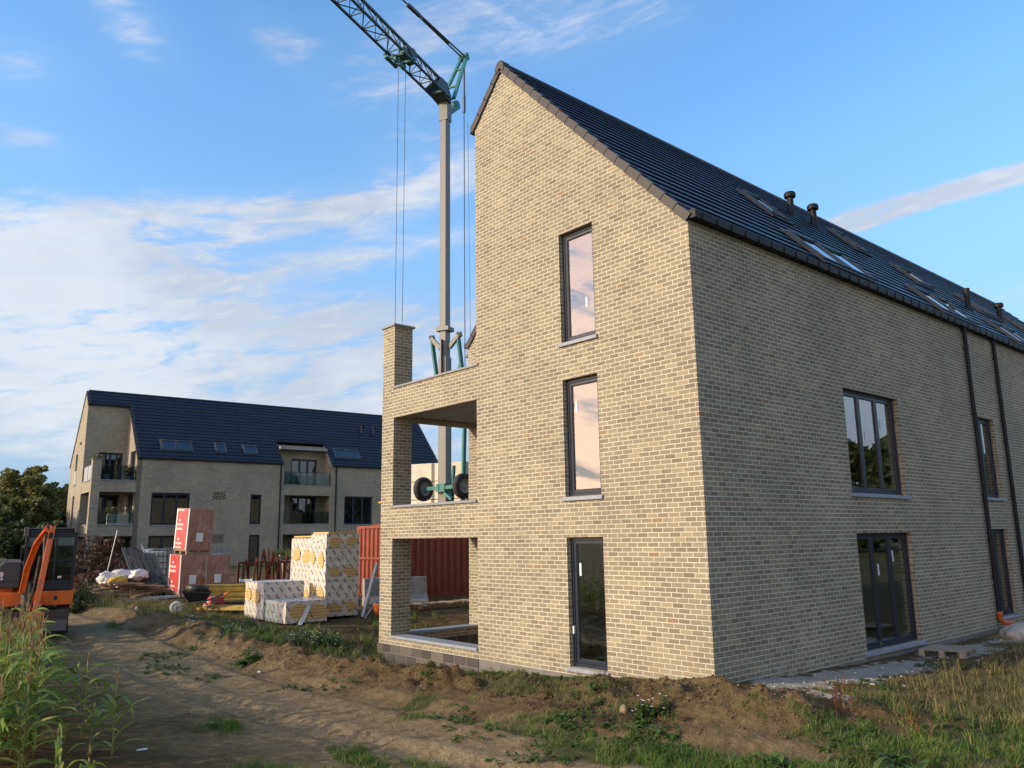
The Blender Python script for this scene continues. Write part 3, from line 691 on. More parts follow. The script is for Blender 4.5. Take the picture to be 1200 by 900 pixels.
# ================================================================= the finished house behind
def rail(parent, x0, y0, x1, y1, z, h=.95, mat_='rail_glass', bars=False):
    mb = MB(); a = Vector((x0, y0, z)); b = Vector((x1, y1, z)); L = (b - a).length; n = max(1, round(L / 1.3))
    for i in range(n + 1):
        p = a.lerp(b, i / n); mb.box(p.x - .02, p.x + .02, p.y - .02, p.y + .02, z, z + h)
    mb.bar(a + Vector((0, 0, h)), b + Vector((0, 0, h)), .045, .03)
    if bars:
        for k in range(1, 4): mb.bar(a + Vector((0, 0, h * k / 4)), b + Vector((0, 0, h * k / 4)), .02, .02)
    o = mb.build('railing', 'frame', parent)
    g = MB(); d = (b - a).normalized(); nn = Vector((-d.y, d.x, 0)) * .006
    p = [a - nn + Vector((0, 0, .06)), b - nn + Vector((0, 0, .06)), b + nn + Vector((0, 0, .06)), a + nn + Vector((0, 0, .06))]
    g.hexa(p + [q + Vector((0, 0, h - .1)) for q in p]); g.build('railing_panel', mat_, o); return o
FAR = ((-49.54, 3.01, .45), R(-4.25))
def far_house():
    B = thing('apartment_building', 'finished brick apartment house farther away on the left, with balconies and skylights', 'building', FAR[0], FAR[1])
    L = 26.6; NX = -3.74; D2 = 2.68; PX = -.52
    ops = [(NX, PX, -.07, 2.16), (NX, PX, 2.87, 5.03), (NX, PX, 5.75, 20)]
    wins = [(-7.1, -6.3, -.05, 2.1), (-7.1, -6.3, 2.87, 5.03), (-7.1, -6.3, 5.8, 8.0)]
    wb = MB()
    panel(wb, 'y', 0, .35, [-W, -7.1, -6.3, NX, PX, 0], [-.8, -.07, -.05, 2.1, 2.16, 2.87, 5.03, 5.75, 5.8, 7.1, 8.0, 13],
          lambda u, v: (v < 7.1) if u > PX else not inrect(u, v, ops + wins), (CLIP_L, CLIP_R), 0, 1)
    bay = (12.8, 16.6)
    LW = [(3.7, 6.2, -.05, 2.16), (3.7, 6.2, 2.87, 5.03), (10.4, 11.2, -.05, 2.16), (10.4, 11.2, 2.9, 5.03), (17.7, 20.1, -.05, 2.16), (17.7, 20.1, 2.87, 5.03), (22.3, 24.6, -.05, 2.16), (22.3, 24.6, 2.87, 5.03)]
    BO = [(.52, D2, -.07, 2.16), (.52, D2, 2.87, 5.03), (0, D2, 5.75, 20), (12.9, 16.5, -.07, 2.16), (12.9, 16.5, 2.87, 5.03), (bay[0], bay[1], 5.75, 20)]
    vent = []
    for z0 in (1.62, 4.6):
        for r_ in range(6):
            for c_ in range(4): vent.append((7.72 + c_ * .222 + (.11 if r_ % 2 else 0), 7.72 + c_ * .222 + (.11 if r_ % 2 else 0) + .13, z0 + r_ * .1, z0 + r_ * .1 + .085))
    allr = LW + BO + vent
    panel(wb, 'x', 0, .35, [.35, L] + [a for w in allr for a in w[:2]if a >= .35], [-.8, 7.1, EZ] + [a for w in allr for a in w[2:] if a < 8], lambda u, v: (v < 7.1) if u < .52 else not inrect(u, v, allr), (), 0, 1, out=1)
    cv = MB(); cv.box(-.30, -.12, 7.6, 8.9, 1.55, 2.3); cv.box(-.30, -.12, 7.6, 8.9, 4.53, 5.28); cv.build('vent_dark_backing', 'blackplastic', B)  # black boxes added behind the perforated vents so the holes look dark
    # terrace back walls: facing the gable side, facing the long side
    d1 = [(-2.3, -.7, 5.8, 7.9), (-2.6, -.6, 2.9, 5.0), (-2.6, -.6, -.05, 2.1)]
    panel(wb, 'y', D2, .3, [NX, 0] + [a for w in d1 for a in w[:2]], [-.2, 13] + [a for w in d1 for a in w[2:]], lambda u, v: not inrect(u, v, d1), (CLIP_R,), 0, 1)
    d2 = [(.9, 2.45, 5.8, 7.95), (.8, 2.4, 2.9, 5.0), (.8, 2.4, -.05, 2.1)]
    panel(wb, 'x', NX, .3, [.35, D2] + [a for w in d2 for a in w[:2]], [-.2, RZ - (NX - RX) * TA] + [a for w in d2 for a in w[2:]], lambda u, v: not inrect(u, v, d2), (), 0, 1, out=1)
    # recessed loggia
    d3 = [(14.0, 16.1, z, z + 2.12) for z in (-.05, 2.9, 5.8)]
    panel(wb, 'x', -1.75, .2, [12.5, 17] + [a for w in d3 for a in w[:2]], [-.2, 8.95] + [a for w in d3 for a in w[2:]], lambda u, v: not inrect(u, v, d3), (), 0, 1, out=1)
    for y0, o_ in ((bay[0], -1), (bay[1], 1)):
        for z0, z1, pol in ((-.2, 2.87, 0), (2.87, 5.75, 0), (5.75, 9.2, 1)):
            ya = y0 + o_ * .2
            wb.hexa([(-1.8, min(y0, ya), z0), (-.351, min(y0, ya), z0), (-.351, max(y0, ya), z0), (-1.8, max(y0, ya), z0)] +
                    ([(-1.8, min(y0, ya), z1), (-.351, min(y0, ya), z1), (-.351, max(y0, ya), z1), (-1.8, max(y0, ya), z1)] if not pol else
                     [(-1.8, min(y0, ya), EZ + 1.8 * TA - .02), (-.0, min(y0, ya), EZ), (-.0, max(y0, ya), EZ), (-1.8, max(y0, ya), EZ + 1.8 * TA - .02)]))
    panel(wb, 'x', -W, .35, [.35, L], [-.8, EZ], lambda u, v: True, (), 0, 1, out=-1)
    panel(wb, 'y', L, .35, [-W + .35, 0], [-.8, 13], lambda u, v: True, (CLIP_R, CLIP_L), 0, 1, out=1)
    wb.build('wall', ['brick', 'plaster'], B, recalc=False)
    sb = MB()
    for z in (-.25, 2.5, 5.4):
        t = .24 if z < 0 else .34
        sb.box(-W + .35, NX, .36, L - .36, z, z + t); sb.box(NX, -.36, D2 + .3, 12.6, z, z + t); sb.box(NX, -1.95, 12.6, 16.8, z, z + t); sb.box(NX, -.36, 16.8, L - .36, z, z + t)
        sb.box(NX + .001, -.355, .355, D2 - .001, z, z + t - .02); sb.box(-1.74, -.355, bay[0] + .001, bay[1] - .001, z, z + t - .02)
    sb.box(-1.74, -.9, bay[0] + .001, bay[1] - .001, 8.55, 8.75)
    sb.build('floor_slab', 'slab', B)
    ib = MB()
    for y in (9.2, 12.0, 17.2, 21.5): ib.box(-5, -.4, y, y + .1, -.1, 2.5); ib.box(-5, -.4, y, y + .1, 2.85, 5.4)
    ib.box(-5.1, -5, .4, L - .4, -.1, 2.5); ib.box(-5.1, -5, .4, L - .4, 2.85, 5.4); ib.build('partition_wall', 'plaster', B)
    for i, (w0, w1, z0, z1) in enumerate(wins): window(B, 'y', w0, z0, w1 - w0, z1 - z0, 1, glass='glass_far')
    cur = {0: (.1, 2.3), 2: (.08, .72), 3: None, 5: (.1, 2.3), 4: (.1, 1.2), 6: (.1, 2.2), 7: (.1, 1.1)}
    for i, (y0, y1, z0, z1) in enumerate(LW): window(B, 'x', y0, z0, y1 - y0, z1 - z0, 3 if y1 - y0 > 2 else 1, glass='glass_far', ext=.08, curtain=cur.get(i))
    for (w0, w1, z0, z1) in d1: window(B, 'y', w0, z0, w1 - w0, z1 - z0, 2, sill=False, glass='glass_far', name='terrace_door').location = (w0, D2, z0)
    for (w0, w1, z0, z1) in d2: window(B, 'x', w0, z0, w1 - w0, z1 - z0, 2, sill=False, glass='glass_far', name='terrace_door').location = (NX, w0, z0)
    for (w0, w1, z0, z1) in d3: window(B, 'x', w0, z0, w1 - w0, z1 - z0, 3, sill=False, glass='glass_far', name='balcony_door', curtain=(.1, .8)).location = (-1.75, w0, z0)
    for z in (2.87, 5.75):
        for a, b in ((.54, D2 - .02), (12.92, 16.48)):
            c = MB(); c.box(-.36, .05, a, b, z + .003, z + .055); c.build('sill', 'sill', B)
    c = MB(); c.box(NX + .01, PX - .02, -.05, .36, 2.873, 2.93); c.box(NX + .01, PX - .02, -.05, .36, 5.753, 5.81); c.build('sill', 'sill', B)
    c = MB(); c.box(-.57, .05, -.05, .57, 7.102, 7.15); c.build('coping', 'coping', B)
    rail(B, -.1, .56, -.1, D2 - .05, 5.81, .95); rail(B, NX + .05, .1, PX - .04, .1, 5.81, 1.05, 'frost')
    rail(B, -.1, .56, -.1, D2 - .05, 2.93, .95, 'rail_glass', True); rail(B, -.1, 12.95, -.1, 16.45, 2.93, .95); rail(B, -.1, 12.95, -.1, 16.45, 5.81, .95)
    rail(B, NX + .05, .1, PX - .04, .1, 2.93, .1, 'rail_glass')
    w_ = MB(); w_.box(-7.09, -6.31, -.02, -.005, 5.85, 6.8); w_.build('railing_panel', 'frost', B)
    rb = MB(); st = SL / 19; kN = round((-NX) / CA / st) * st; kB = round(1.65 / CA / st) * st
    roof_tiles(rb, -.02, D2 - .02, kN, SL, 1); roof_tiles(rb, D2 - .02, bay[0] - .06, 0, SL, 1); roof_tiles(rb, bay[0] - .06, bay[1] + .06, kB, SL, 1); roof_tiles(rb, bay[1] + .06, L, 0, SL, 1)
    roof_tiles(rb, -.02, L, 0, SL, -1); rb.cyl((RX, .1, RZ + .065), (RX, L, RZ + .065), .085, n=12)
    ro = rb.build('roof', 'tile', B, uv=tile_uv, recalc=False)
    for a in ((0, SL, -1, 0), (kN, SL, 1, 0), (0, kN, 1, D2), (0, SL, 1, L - .12)): vb = MB(); verge(vb, *a); vb.build('verge_tiles', 'verge', ro)
    gutter(ro, D2, bay[0] - .1); gutter(ro, bay[1] + .1, L); gutter(ro, 0, D2 - .02, kN); gutter(ro, bay[0] - .05, bay[1] + .05, kB)
    for (y, w, s, l, n) in ((4.3, .95, .95, .95, 2), (8.0, .7, .95, .95, 1), (10.0, .95, .95, .85, 1), (17.2, 1.0, 1.0, 1.0, 2), (21.5, .9, 1.0, 1.0, 1)): skylight(ro, y, w, s, l, 1, n)
    roof_vent(ro, -2.9, 20.5, 11.1); roof_vent(ro, -2.9, 21.6, 11.1)
    downpipe(B, 12.55, z0=-.3); downpipe(B, 16.95, z0=-.3)
    a = MB(); a.box(-5.35, -5.15, -.08, -.004, 8.55, 8.75); a.build('alarm_light', 'red', B)
    return B
far_house()
def fp(x, y, z):   # far house local point to world
    c, s = math.cos(FAR[1]), math.sin(FAR[1]); return (FAR[0][0] + x * c - y * s, FAR[0][1] + x * s + y * c, FAR[0][2] + z)

# ================================================================= the tower crane
def crane():
    bx, by = -17.62, 7.93; g = gz1(bx, by); T = 20.4
    J = Vector((.4147, -.91, 0)).normalized(); S = Vector((-J.y, J.x, 0))     # jib direction and its side
    Cn = thing('tower_crane', 'tall tower crane with grey mast and dark lattice jib behind the open terraces', 'crane', (bx, by, 0))
    mb = MB()
    # octagonal-ish box mast, turned like the jib
    def col(z0, z1, w, mb=mb, ch=.06):
        p = []
        for z in (z0, z1):
            for a, b in ((-w, -w + ch), (-w + ch, -w), (w - ch, -w), (w, -w + ch), (w, w - ch), (w - ch, w), (-w + ch, w), (-w, w - ch)):
                v = J * a + S * b; p.append((v.x, v.y, z))
        mb.add(p, [tuple(reversed(range(8))), tuple(range(8, 16))] + [(i, (i + 1) % 8, 8 + (i + 1) % 8, 8 + i) for i in range(8)])
    col(g + .9, 9.2, .21); col(9.2, T - .5, .175)
    ma = mb.build('mast', 'mast', Cn)
    m2 = MB()
    for z in (7.6, 10.35):
        v = J * .0; m3_ = MB(); m3_.bar(-S * .28 + Vector((0, 0, z)), S * .28 + Vector((0, 0, z)), .5, .16); m3_.build('mast_collar', 'mast', ma)
    for sg in (-1, 1):
        m2 = MB(); a = S * sg * .2 + Vector((0, 0, 9.6)); b = S * sg * .62 + Vector((0, 0, 10.05)); m2.bar(a, b, .16, .16); m2.bar(b, b - Vector((0, 0, .0)) + J * -.1 + Vector((0, 0, .08)), .2, .2)
        m2.build('strut_bracket', 'mast', ma)
    rc = MB(); q = -J * .24; rc.bar(q + Vector((0, 0, 8.3)), q + Vector((0, 0, 9.9)), .16, .02, up=tuple(S)); q = J * .242; rc.bar(q + Vector((0, 0, 8.3)), q + Vector((0, 0, 9.9)), .16, .02, up=tuple(S)); rc.build('mast_recess', 'greypanel', ma)
    t = MB()
    for sg in (-1, 1):
        t.bar(S * sg * .6 + Vector((0, 0, 10.0)), S * sg * (.95 if sg > 0 else .36) + Vector((0, 0, 7.2 if sg > 0 else 8.4)), .15, .1)
    t.bar(S * .75 + Vector((0, 0, 9.0)), S * .25 + Vector((0, 0, 7.9)), .09); t.bar(S * .9 + Vector((0, 0, 7.4)), S * .75 + Vector((0, 0, 2.2)), .14, .1)
    t.bar(S * .4 + Vector((0, 0, 4.9)), S * .3 + Vector((0, 0, 3.0)), .1)
    t.build('erection_strut', 'teal', Cn)
    # slewing platform, chassis, outriggers
    p = MB(); p.cyl((0, 0, g + .55), (0, 0, g + .95), .75, n=24); p.box(-1.1, 1.1, -1.0, 1.0, g + .95, g + 1.15)
    for a in (45, 135, 225, 315):
        c, s = math.cos(R(a)), math.sin(R(a)); p.bar((c * .5, s * .5, g + .45), (c * 2.3, s * 2.3, g + .4), .25, .28); p.cyl((c * 2.3, s * 2.3, g + .02), (c * 2.3, s * 2.3, g + .5), .07); p.box(c * 2.3 - .3, c * 2.3 + .3, s * 2.3 - .3, s * 2.3 + .3, g - .05, g + .06)
    p.build('chassis', 'teal', Cn)
    # ballast blocks, stacked behind the mast, with lifting recess
    for k in range(5):
        b = MB(); z = g + 1.2 + k * .74
        A = -J * 2.0 + Vector((0, 0, z)); hw = 1.45; hd = .5
        pts = []
        for zz in (z, z + .72):
            for (a, s_) in ((-hd, -hw), (hd, -hw), (hd, -.12), (hd - .1, -.1), (hd - .1, .1), (hd, .12), (hd, hw), (-hd, hw)):
                v = -J * 2.0 + J * a + S * s_; pts.append((v.x, v.y, zz))
        n = 8; b.add(pts, [tuple(reversed(range(n))), tuple(range(n, 2 * n))] + [(i, (i + 1) % n, n + (i + 1) % n, n + i) for i in range(n)])
        bo_ = b.build('ballast_block', 'ballast', Cn, bevel=.02); bo_.location = (-.95, -.75, 0)
    # folded transport axle with two wheels
    ax = MB(); V_ = Vector
    e = V_((.997, .072, 0)); off = V_((.62, -.54, 0))   # axle lies across the line of sight
    z = 4.02
    ax.bar(off + e * -1.05 + V_((0, 0, z)), off + e * 1.05 + V_((0, 0, z)), .13, .13); ax.bar(V_((0, 0, z)), off + V_((0, 0, z)), .35, .22); ax.bar(off * .9 - e * .25 + V_((0, 0, z)), off * .9 + e * .25 + V_((0, 0, z)), .3, .3)
    ax.bar(off + e * .5 + V_((0, 0, z - .45)), off + e * .1 + V_((0, 0, z - .2)), .1)
    axo = ax.build('axle', 'teal', Cn)
    for sg in (-1, 1):
        c = off + e * (1.16 * sg) + V_((0, 0, z)); w = MB(); prof = [(.26, -.11), (.40, -.125), (.45, -.09), (.465, -.03), (.465, .03), (.45, .09), (.40, .125), (.26, .11)]
        w.lathe(prof, axis='x', n=28); tw = w.build('wheel', 'rubber', Cn, smooth=True, loc=c); tw.rotation_euler = (0, 0, math.atan2(e.y, e.x) + R(5 if sg < 0 else -4))
        r_ = MB(); r_.lathe([(.0, -.03), (.08, -.06), (.1, -.02), (.2, .0), (.24, -.09), (.27, -.105)], axis='x', n=28); r_.lathe([(.0, .03), (.08, .06), (.1, .02), (.2, .0), (.24, .09), (.27, .105)], axis='x', n=28)
        r_.build('rim', 'rim', tw, smooth=True)
    # mast head, jib foot
    h = MB(); h.bar(V_((0, 0, T - 1.0)), V_((0, 0, T - .1)), .40, .38, up=tuple(J)); h.build('mast_head', 'mast', Cn)
    h = MB(); h.bar(-J * .2 + V_((0, 0, T - .5)), -J * .95 + V_((0, 0, T + .15)), .3, .2); h.cyl(-J * .95 - S * .1 + V_((0, 0, T + .25)), -J * .95 + S * .1 + V_((0, 0, T + .25)), .2, n=16); h.build('pulley_bracket', 'teal', Cn)
    # lattice jib: two bottom chords and one top chord, with box-like root
    root = V_((0, 0, T - .05)); Lj = 27; H0, H1, hw = .8, .66, .31
    jb = MB(); n = 34
    def bc(i, sg): return root + J * (i * Lj / n) + S * sg * hw
    def tc_(i): return root + J * (i * Lj / n) + V_((0, 0, H0 + (H1 - H0) * i / n))
    for sg in (-1, 1): jb.bar(bc(0, sg), bc(n, sg), .075, .075)
    jb.bar(tc_(0), tc_(n), .09, .09)
    for i in range(n):
        for sg in (-1, 1):
            jb.bar(bc(i, sg), tc_(i + .5), .028); jb.bar(tc_(i + .5), bc(i + 1, sg), .028)
        jb.bar(bc(i, -1), bc(i, 1), .035); jb.bar(bc(i, -1 if i % 2 else 1), bc(i + 1, 1 if i % 2 else -1), .03)
    jo = jb.build('jib', 'jib', Cn)
    k = MB()
    for sg in (-1, 1): k.hexa([bc(0, sg) - S * .02, bc(0, sg) + S * .02, bc(1.5, sg) + S * .02, bc(1.5, sg) - S * .02, tc_(0) + S * (sg * .1 - .02), tc_(0) + S * (sg * .1 + .02), tc_(.7) + S * (sg * .1 + .02), tc_(.7) + S * (sg * .1 - .02)])
    k.bar(root + J * .0 - V_((0, 0, .12)), root + J * .8 - V_((0, 0, .02)), .6, .1); k.build('jib_foot', 'jib', jo)
    k = MB(); c = root + J * 3.0 + V_((0, 0, .35)); k.bar(c - J * .35, c + J * .35, .35, .4); k.cyl(c - S * .3, c + S * .3, .22, n=14); k.build('trolley_winch', 'jib', jo)
    # trolley and hoist ropes
    tr = 3.55; c = root + J * tr
    k = MB(); k.bar(c - J * .4 - V_((0, 0, .12)) - S * .4, c + J * .4 - V_((0, 0, .12)) - S * .4, .1, .1); k.bar(c - J * .4 - V_((0, 0, .12)) + S * .4, c + J * .4 - V_((0, 0, .12)) + S * .4, .1, .1)
    for q_ in (-.25, .25): k.bar(c + J * q_ - S * .45 - V_((0, 0, .13)), c + J * q_ + S * .45 - V_((0, 0, .13)), .08, .1); k.bar(c + J * q_ - V_((0, 0, .13)), c + J * q_ - V_((0, 0, .3)), .1); k.cyl(c + J * q_ - S * .06 - V_((0, 0, .27)), c + J * q_ + S * .06 - V_((0, 0, .27)), .13, n=14)
    for sx in (-.35, .35):
        for sy in (-.48, .48): k.cyl(c + J * sx + S * sy * .84 - V_((0, 0, .02)), c + J * sx + S * sy - V_((0, 0, .02)), .07, n=10)
    to = k.build('trolley', 'teal', Cn)
    r_ = MB()
    for sx in (-.42, .08): r_.cyl(c + J * sx * 1.0 - V_((0, 0, .3)), c + J * sx * .9 + V_((0, 0, 3.2 - T)), .010, n=6)
    r_.build('hoist_rope', 'cable', to)
    hk = MB(); q = V_((c.x, c.y, 3.0)); hk.box(q.x - .3, q.x + .3, q.y - .08, q.y + .08, 2.8, 3.25); hk.tube([q - V_((0, 0, .2)), q - V_((0, 0, .45)), q - V_((0, 0, .62)) + J * .12, q - V_((0, 0, .5)) + J * .22], .04); hk.build('hook_block', 'teal', to)
    # A-frame
    ap = V_((0, 0, T + 3.0)) - J * 1.7
    k = MB()
    for sg in (-1, 1): k.bar(S * sg * .30 - J * .2 + V_((0, 0, T + .1)), ap + S * sg * .12, .14, .1)
    for f in (.3, .7):
        a = (S * .30 - J * .2 + V_((0, 0, T + .1))).lerp(ap + S * .12, f); b = (-S * .30 - J * .2 + V_((0, 0, T + .1))).lerp(ap - S * .12, f); k.bar(a, b, .07)
    k.cyl(ap - S * .2, ap + S * .2, .17, n=14); k.bar(ap, ap - J * .25 + V_((0, 0, .2)), .12)
    k.build('a_frame', 'teal', Cn)
    k = MB(); tip = tc_(n * .82)
    for sg in (-1, 1): k.bar(ap + S * sg * .08, ap.lerp(tip, .16) + S * sg * .05, .05, .05)
    k.bar(ap.lerp(tip, .16), ap.lerp(tip, .2), .14, .12); k.bar(ap.lerp(tip, .06), ap.lerp(tip, .15), .10, .10)
    k.cyl(ap.lerp(tip, .16), tip, .03, n=6); k.bar(ap.lerp(tip, .24), ap.lerp(tip, .27), .1, .1); k.bar(ap.lerp(tip, .245), ap.lerp(tip, .245) + V_((0, 0, .3)), .05)
    k.build('tie_bar', 'cable', Cn)
    k = MB(); d0 = ap - V_((0, 0, .2)); k.cyl(d0, V_((ap.x, ap.y, 1.8)), .02, n=6); k.cyl(V_((ap.x + .12, ap.y + .12, T - .2)), V_((ap.x + .2, ap.y + .2, 1.8)), .009, n=6); k.bar(V_((ap.x, ap.y, T + .3)), V_((ap.x, ap.y, T + 1.1)), .1); k.bar(d0, V_((ap.x, ap.y, T + 1.1)), .07)
    k.bar(V_((ap.x * .75, ap.y * .75, 9.4)), V_((ap.x * .75, ap.y * .75, 6.5)), .02)
    k.build('counter_jib_rope', 'cable', Cn)
    return Cn
crane()

# ================================================================= site things
def container():
    x, y = -15.2, 4.15; g = gz1(-13.9, 7) + .0; z0 = .16; Lc, Wc, Hc = 6.06, 2.44, 2.46
    o = thing('shipping_container', 'rust red corrugated shipping container behind the terrace and the insulation stacks', 'container', (x, y, z0), 0)
    mb = MB()
    def corr(axis, pos, a, b, z_, z1_, sg):
        n = int((b - a) / .27); w = (b - a) / n; pts = []
        for i in range(n):
            u = a + i * w
            pts += [(u, 0), (u + w * .30, 0), (u + w * .42, -.055), (u + w * .88, -.055)]
        pts.append((b, 0))
        for p, q in zip(pts[:-1], pts[1:]):
            if axis == 'x': mb.poly([(pos + p[1] * sg, p[0], z_), (pos + q[1] * sg, q[0], z_), (pos + q[1] * sg, q[0], z1_), (pos + p[1] * sg, p[0], z1_)], 0, (sg, 0, 0))
            else: mb.poly([(p[0], pos + p[1] * sg, z_), (q[0], pos + q[1] * sg, z_), (q[0], pos + q[1] * sg, z1_), (p[0], pos + p[1] * sg, z1_)], 0, (0, sg, 0))
    corr('x', -.02, .12, Lc - .12, .16, Hc - .1, 1); corr('x', -Wc + .02, .12, Lc - .12, .16, Hc - .1, -1); corr('y', .02, -Wc + .12, -.12, .16, Hc - .1, -1); corr('y', Lc - .02, -Wc + .12, -.12, .16, Hc - .1, 1)
    mb.box(-Wc + .05, -.05, .05, Lc - .05, Hc - .06, Hc - .03); mb.box(-Wc + .05, -.05, .05, Lc - .05, .13, .15)
    mb.build('wall_panels', 'red', o, recalc=False)
    f = MB()
    for a in (-Wc, -.12):
        for b in (0, Lc - .12): f.box(a, a + .12, b, b + .12, .0, Hc)
    for b in (0, Lc - .1): f.box(-Wc + .12, -.12, b, b + .1, 0, .16); f.box(-Wc + .12, -.12, b, b + .1, Hc - .1, Hc - .005)
    for a in (-Wc, -.1): f.box(a, a + .1, .12, Lc - .12, 0.0, .16); f.box(a, a + .1, .12, Lc - .12, Hc - .1, Hc - .005)
    f.box(-Wc + .1, -.1, -.012, .0, 1.32, 1.4)
    f.build('frame', 'red', o, bevel=.008)
    b = MB(); b.box(-Wc + .2, -.2, .3, .55, -.2, .0); b.box(-Wc + .2, -.2, Lc - .55, Lc - .3, -.2, .0); b.build('bearer', 'woodgrey', o)
container()
def trestle():   # post with planks standing on the container
    o = thing('plank_rack', 'rusty post rack with a yellow plank on top of the red container', 'rack', (-16.9, 4.75, 2.62))
    m = MB(); m.cyl((0, 0, 0), (0, 0, 1.15), .035); m.cyl((1.3, 0, 0), (1.3, 0, 1.0), .035); m.box(-.3, 1.5, -.25, -.2, 0, .06); m.box(-.3, 1.5, .2, .25, 0, .06); m.box(-.05, .05, -.2, .2, 0, .05); m.box(1.25, 1.35, -.2, .2, 0, .05); m.build('post_frame', 'rust', o)
    p = MB(); p.bar((-.15, -.05, .80), (1.6, -.05, .90), .14, .06); p.build('plank', 'yellow', o)
    p = MB(); p.cyl((-.05, .05, .40), (1.6, .05, .46), .03); p.build('pipe', 'galv', o)
trestle()

# ---- insulation packs: wrapped boards with printed film and oval openings that show the yellow boards
def wrap_mat():
    m, nt, p, out = new_mat('printed white wrapping film')
    uv = nt.new('ShaderNodeUVMap').outputs[0]; tc = nt.new('ShaderNodeTexCoord')
    sp = nt.new('ShaderNodeSeparateXYZ'); nt.l.new(uv, sp.inputs[0]); u, v = sp.outputs[0], sp.outputs[1]
    # diagonal rows of small dark blue lettering
    a = R(52); U = nt.math('ADD', nt.math('MULTIPLY', u, math.cos(a)), nt.math('MULTIPLY', v, -math.sin(a))); V = nt.math('ADD', nt.math('MULTIPLY', u, math.sin(a)), nt.math('MULTIPLY', v, math.cos(a)))
    row = nt.math('FRACT', nt.math('DIVIDE', V, .19)); rid = nt.math('FLOOR', nt.math('DIVIDE', V, .19))
    inrow = nt.math('MULTIPLY', nt.math('GREATER_THAN', row, .32), nt.math('LESS_THAN', row, .58))
    wv = nt.math('FRACT', nt.math('ADD', nt.math('DIVIDE', U, .25), nt.math('MULTIPLY', rid, .37))); word = nt.math('LESS_THAN', wv, .68)
    cb = nt.new('ShaderNodeCombineXYZ'); nt.put(cb.inputs[0], nt.math('MULTIPLY', U, 34.0)); nt.put(cb.inputs[1], nt.math('MULTIPLY', row, 5.0)); nt.put(cb.inputs[2], rid)
    ch = nt.new('ShaderNodeTexNoise'); ch.inputs['Scale'].default_value = 1.0; ch.inputs['Detail'].default_value = 1; nt.l.new(cb.outputs[0], ch.inputs['Vector'])
    txt = nt.math('MULTIPLY', nt.math('MULTIPLY', inrow, word), nt.math('GREATER_THAN', ch.outputs[0], .44))
    n = nt.noise(tc.outputs['Object'], 5, 4, .6)
    base = nt.mix(n, (.50, .47, .40, 1), (.66, .62, .53, 1))
    c = nt.mix(nt.math('MULTIPLY', txt, .9), base, (.07, .075, .17, 1))
    nt.put(p.inputs['Base Color'], c); p.inputs['Roughness'].default_value = .32; p.inputs['Specular IOR Level'].default_value = .5
    b = nt.new('ShaderNodeBump'); b.inputs['Strength'].default_value = .55; b.inputs['Distance'].default_value = .03
    st = nt.new('ShaderNodeMapping'); st.inputs['Scale'].default_value = (1, 1, 3.5); nt.l.new(tc.outputs['Object'], st.inputs[0])
    nt.put(b.inputs['Height'], nt.noise(st.outputs[0], 4, 5, .62, dist=1.2)); nt.l.new(b.outputs[0], p.inputs['Normal'])
    return m
def board_mat():
    m, nt, p, out = new_mat('yellow insulation board'); tc = nt.new('ShaderNodeTexCoord')
    sp = nt.new('ShaderNodeSeparateXYZ'); nt.l.new(tc.outputs['Object'], sp.inputs[0])
    w = nt.math('FRACT', nt.math('DIVIDE', sp.outputs[2], .075)); e = nt.math('LESS_THAN', w, .16)
    c = nt.mix(nt.noise(tc.outputs['Object'], 9, 4), (.50, .33, .12, 1), (.66, .47, .19, 1)); c = nt.mix(e, c, (.27, .16, .05, 1))
    nt.put(p.inputs['Base Color'], c); p.inputs['Roughness'].default_value = .75; return m
M['wrap'] = wrap_mat(); M['board'] = board_mat()
def soft_box(mb, w, d, h, seed, j=.018, n=(8, 6, 5), mi=0):
    """a box whose faces bulge and crease a little, origin at the near right lower corner: x in [-w,0], y in [0,d]"""
    rr = random.Random(seed); idx = {}
    def vert(i, k, l):
        if (i, k, l) in idx: return idx[(i, k, l)]
        x, y, z = -w + w * i / n[0], d * k / n[1], h * l / n[2]
        e = (i in (0, n[0])) + (k in (0, n[1])) + (l in (0, n[2]))
        q = .5 if e > 1 else 1.0
        x += rr.uniform(-j, j) * q; y += rr.uniform(-j, j) * q; z += rr.uniform(-j, j) * q * .7
        if e > 2 and l: x *= .99
        idx[(i, k, l)] = len(mb.v); mb.v.append((x, y, z)); return idx[(i, k, l)]
    def face(a): mb.f.append(tuple(vert(*q) for q in a)); mb.mi.append(mi)
    for i in range(n[0]):
        for l in range(n[2]):
            face([(i, 0, l), (i + 1, 0, l), (i + 1, 0, l + 1), (i, 0, l + 1)]); face([(i + 1, n[1], l), (i, n[1], l), (i, n[1], l + 1), (i + 1, n[1], l + 1)])
        for k in range(n[1]):
            face([(i, k, n[2]), (i + 1, k, n[2]), (i + 1, k + 1, n[2]), (i, k + 1, n[2])]); face([(i, k, 0), (i, k + 1, 0), (i + 1, k + 1, 0), (i + 1, k, 0)])
    for k in range(n[1]):
        for l in range(n[2]):
            face([(n[0], k, l), (n[0], k + 1, l), (n[0], k + 1, l + 1), (n[0], k, l + 1)]); face([(0, k + 1, l), (0, k, l), (0, k, l + 1), (0, k + 1, l + 1)])
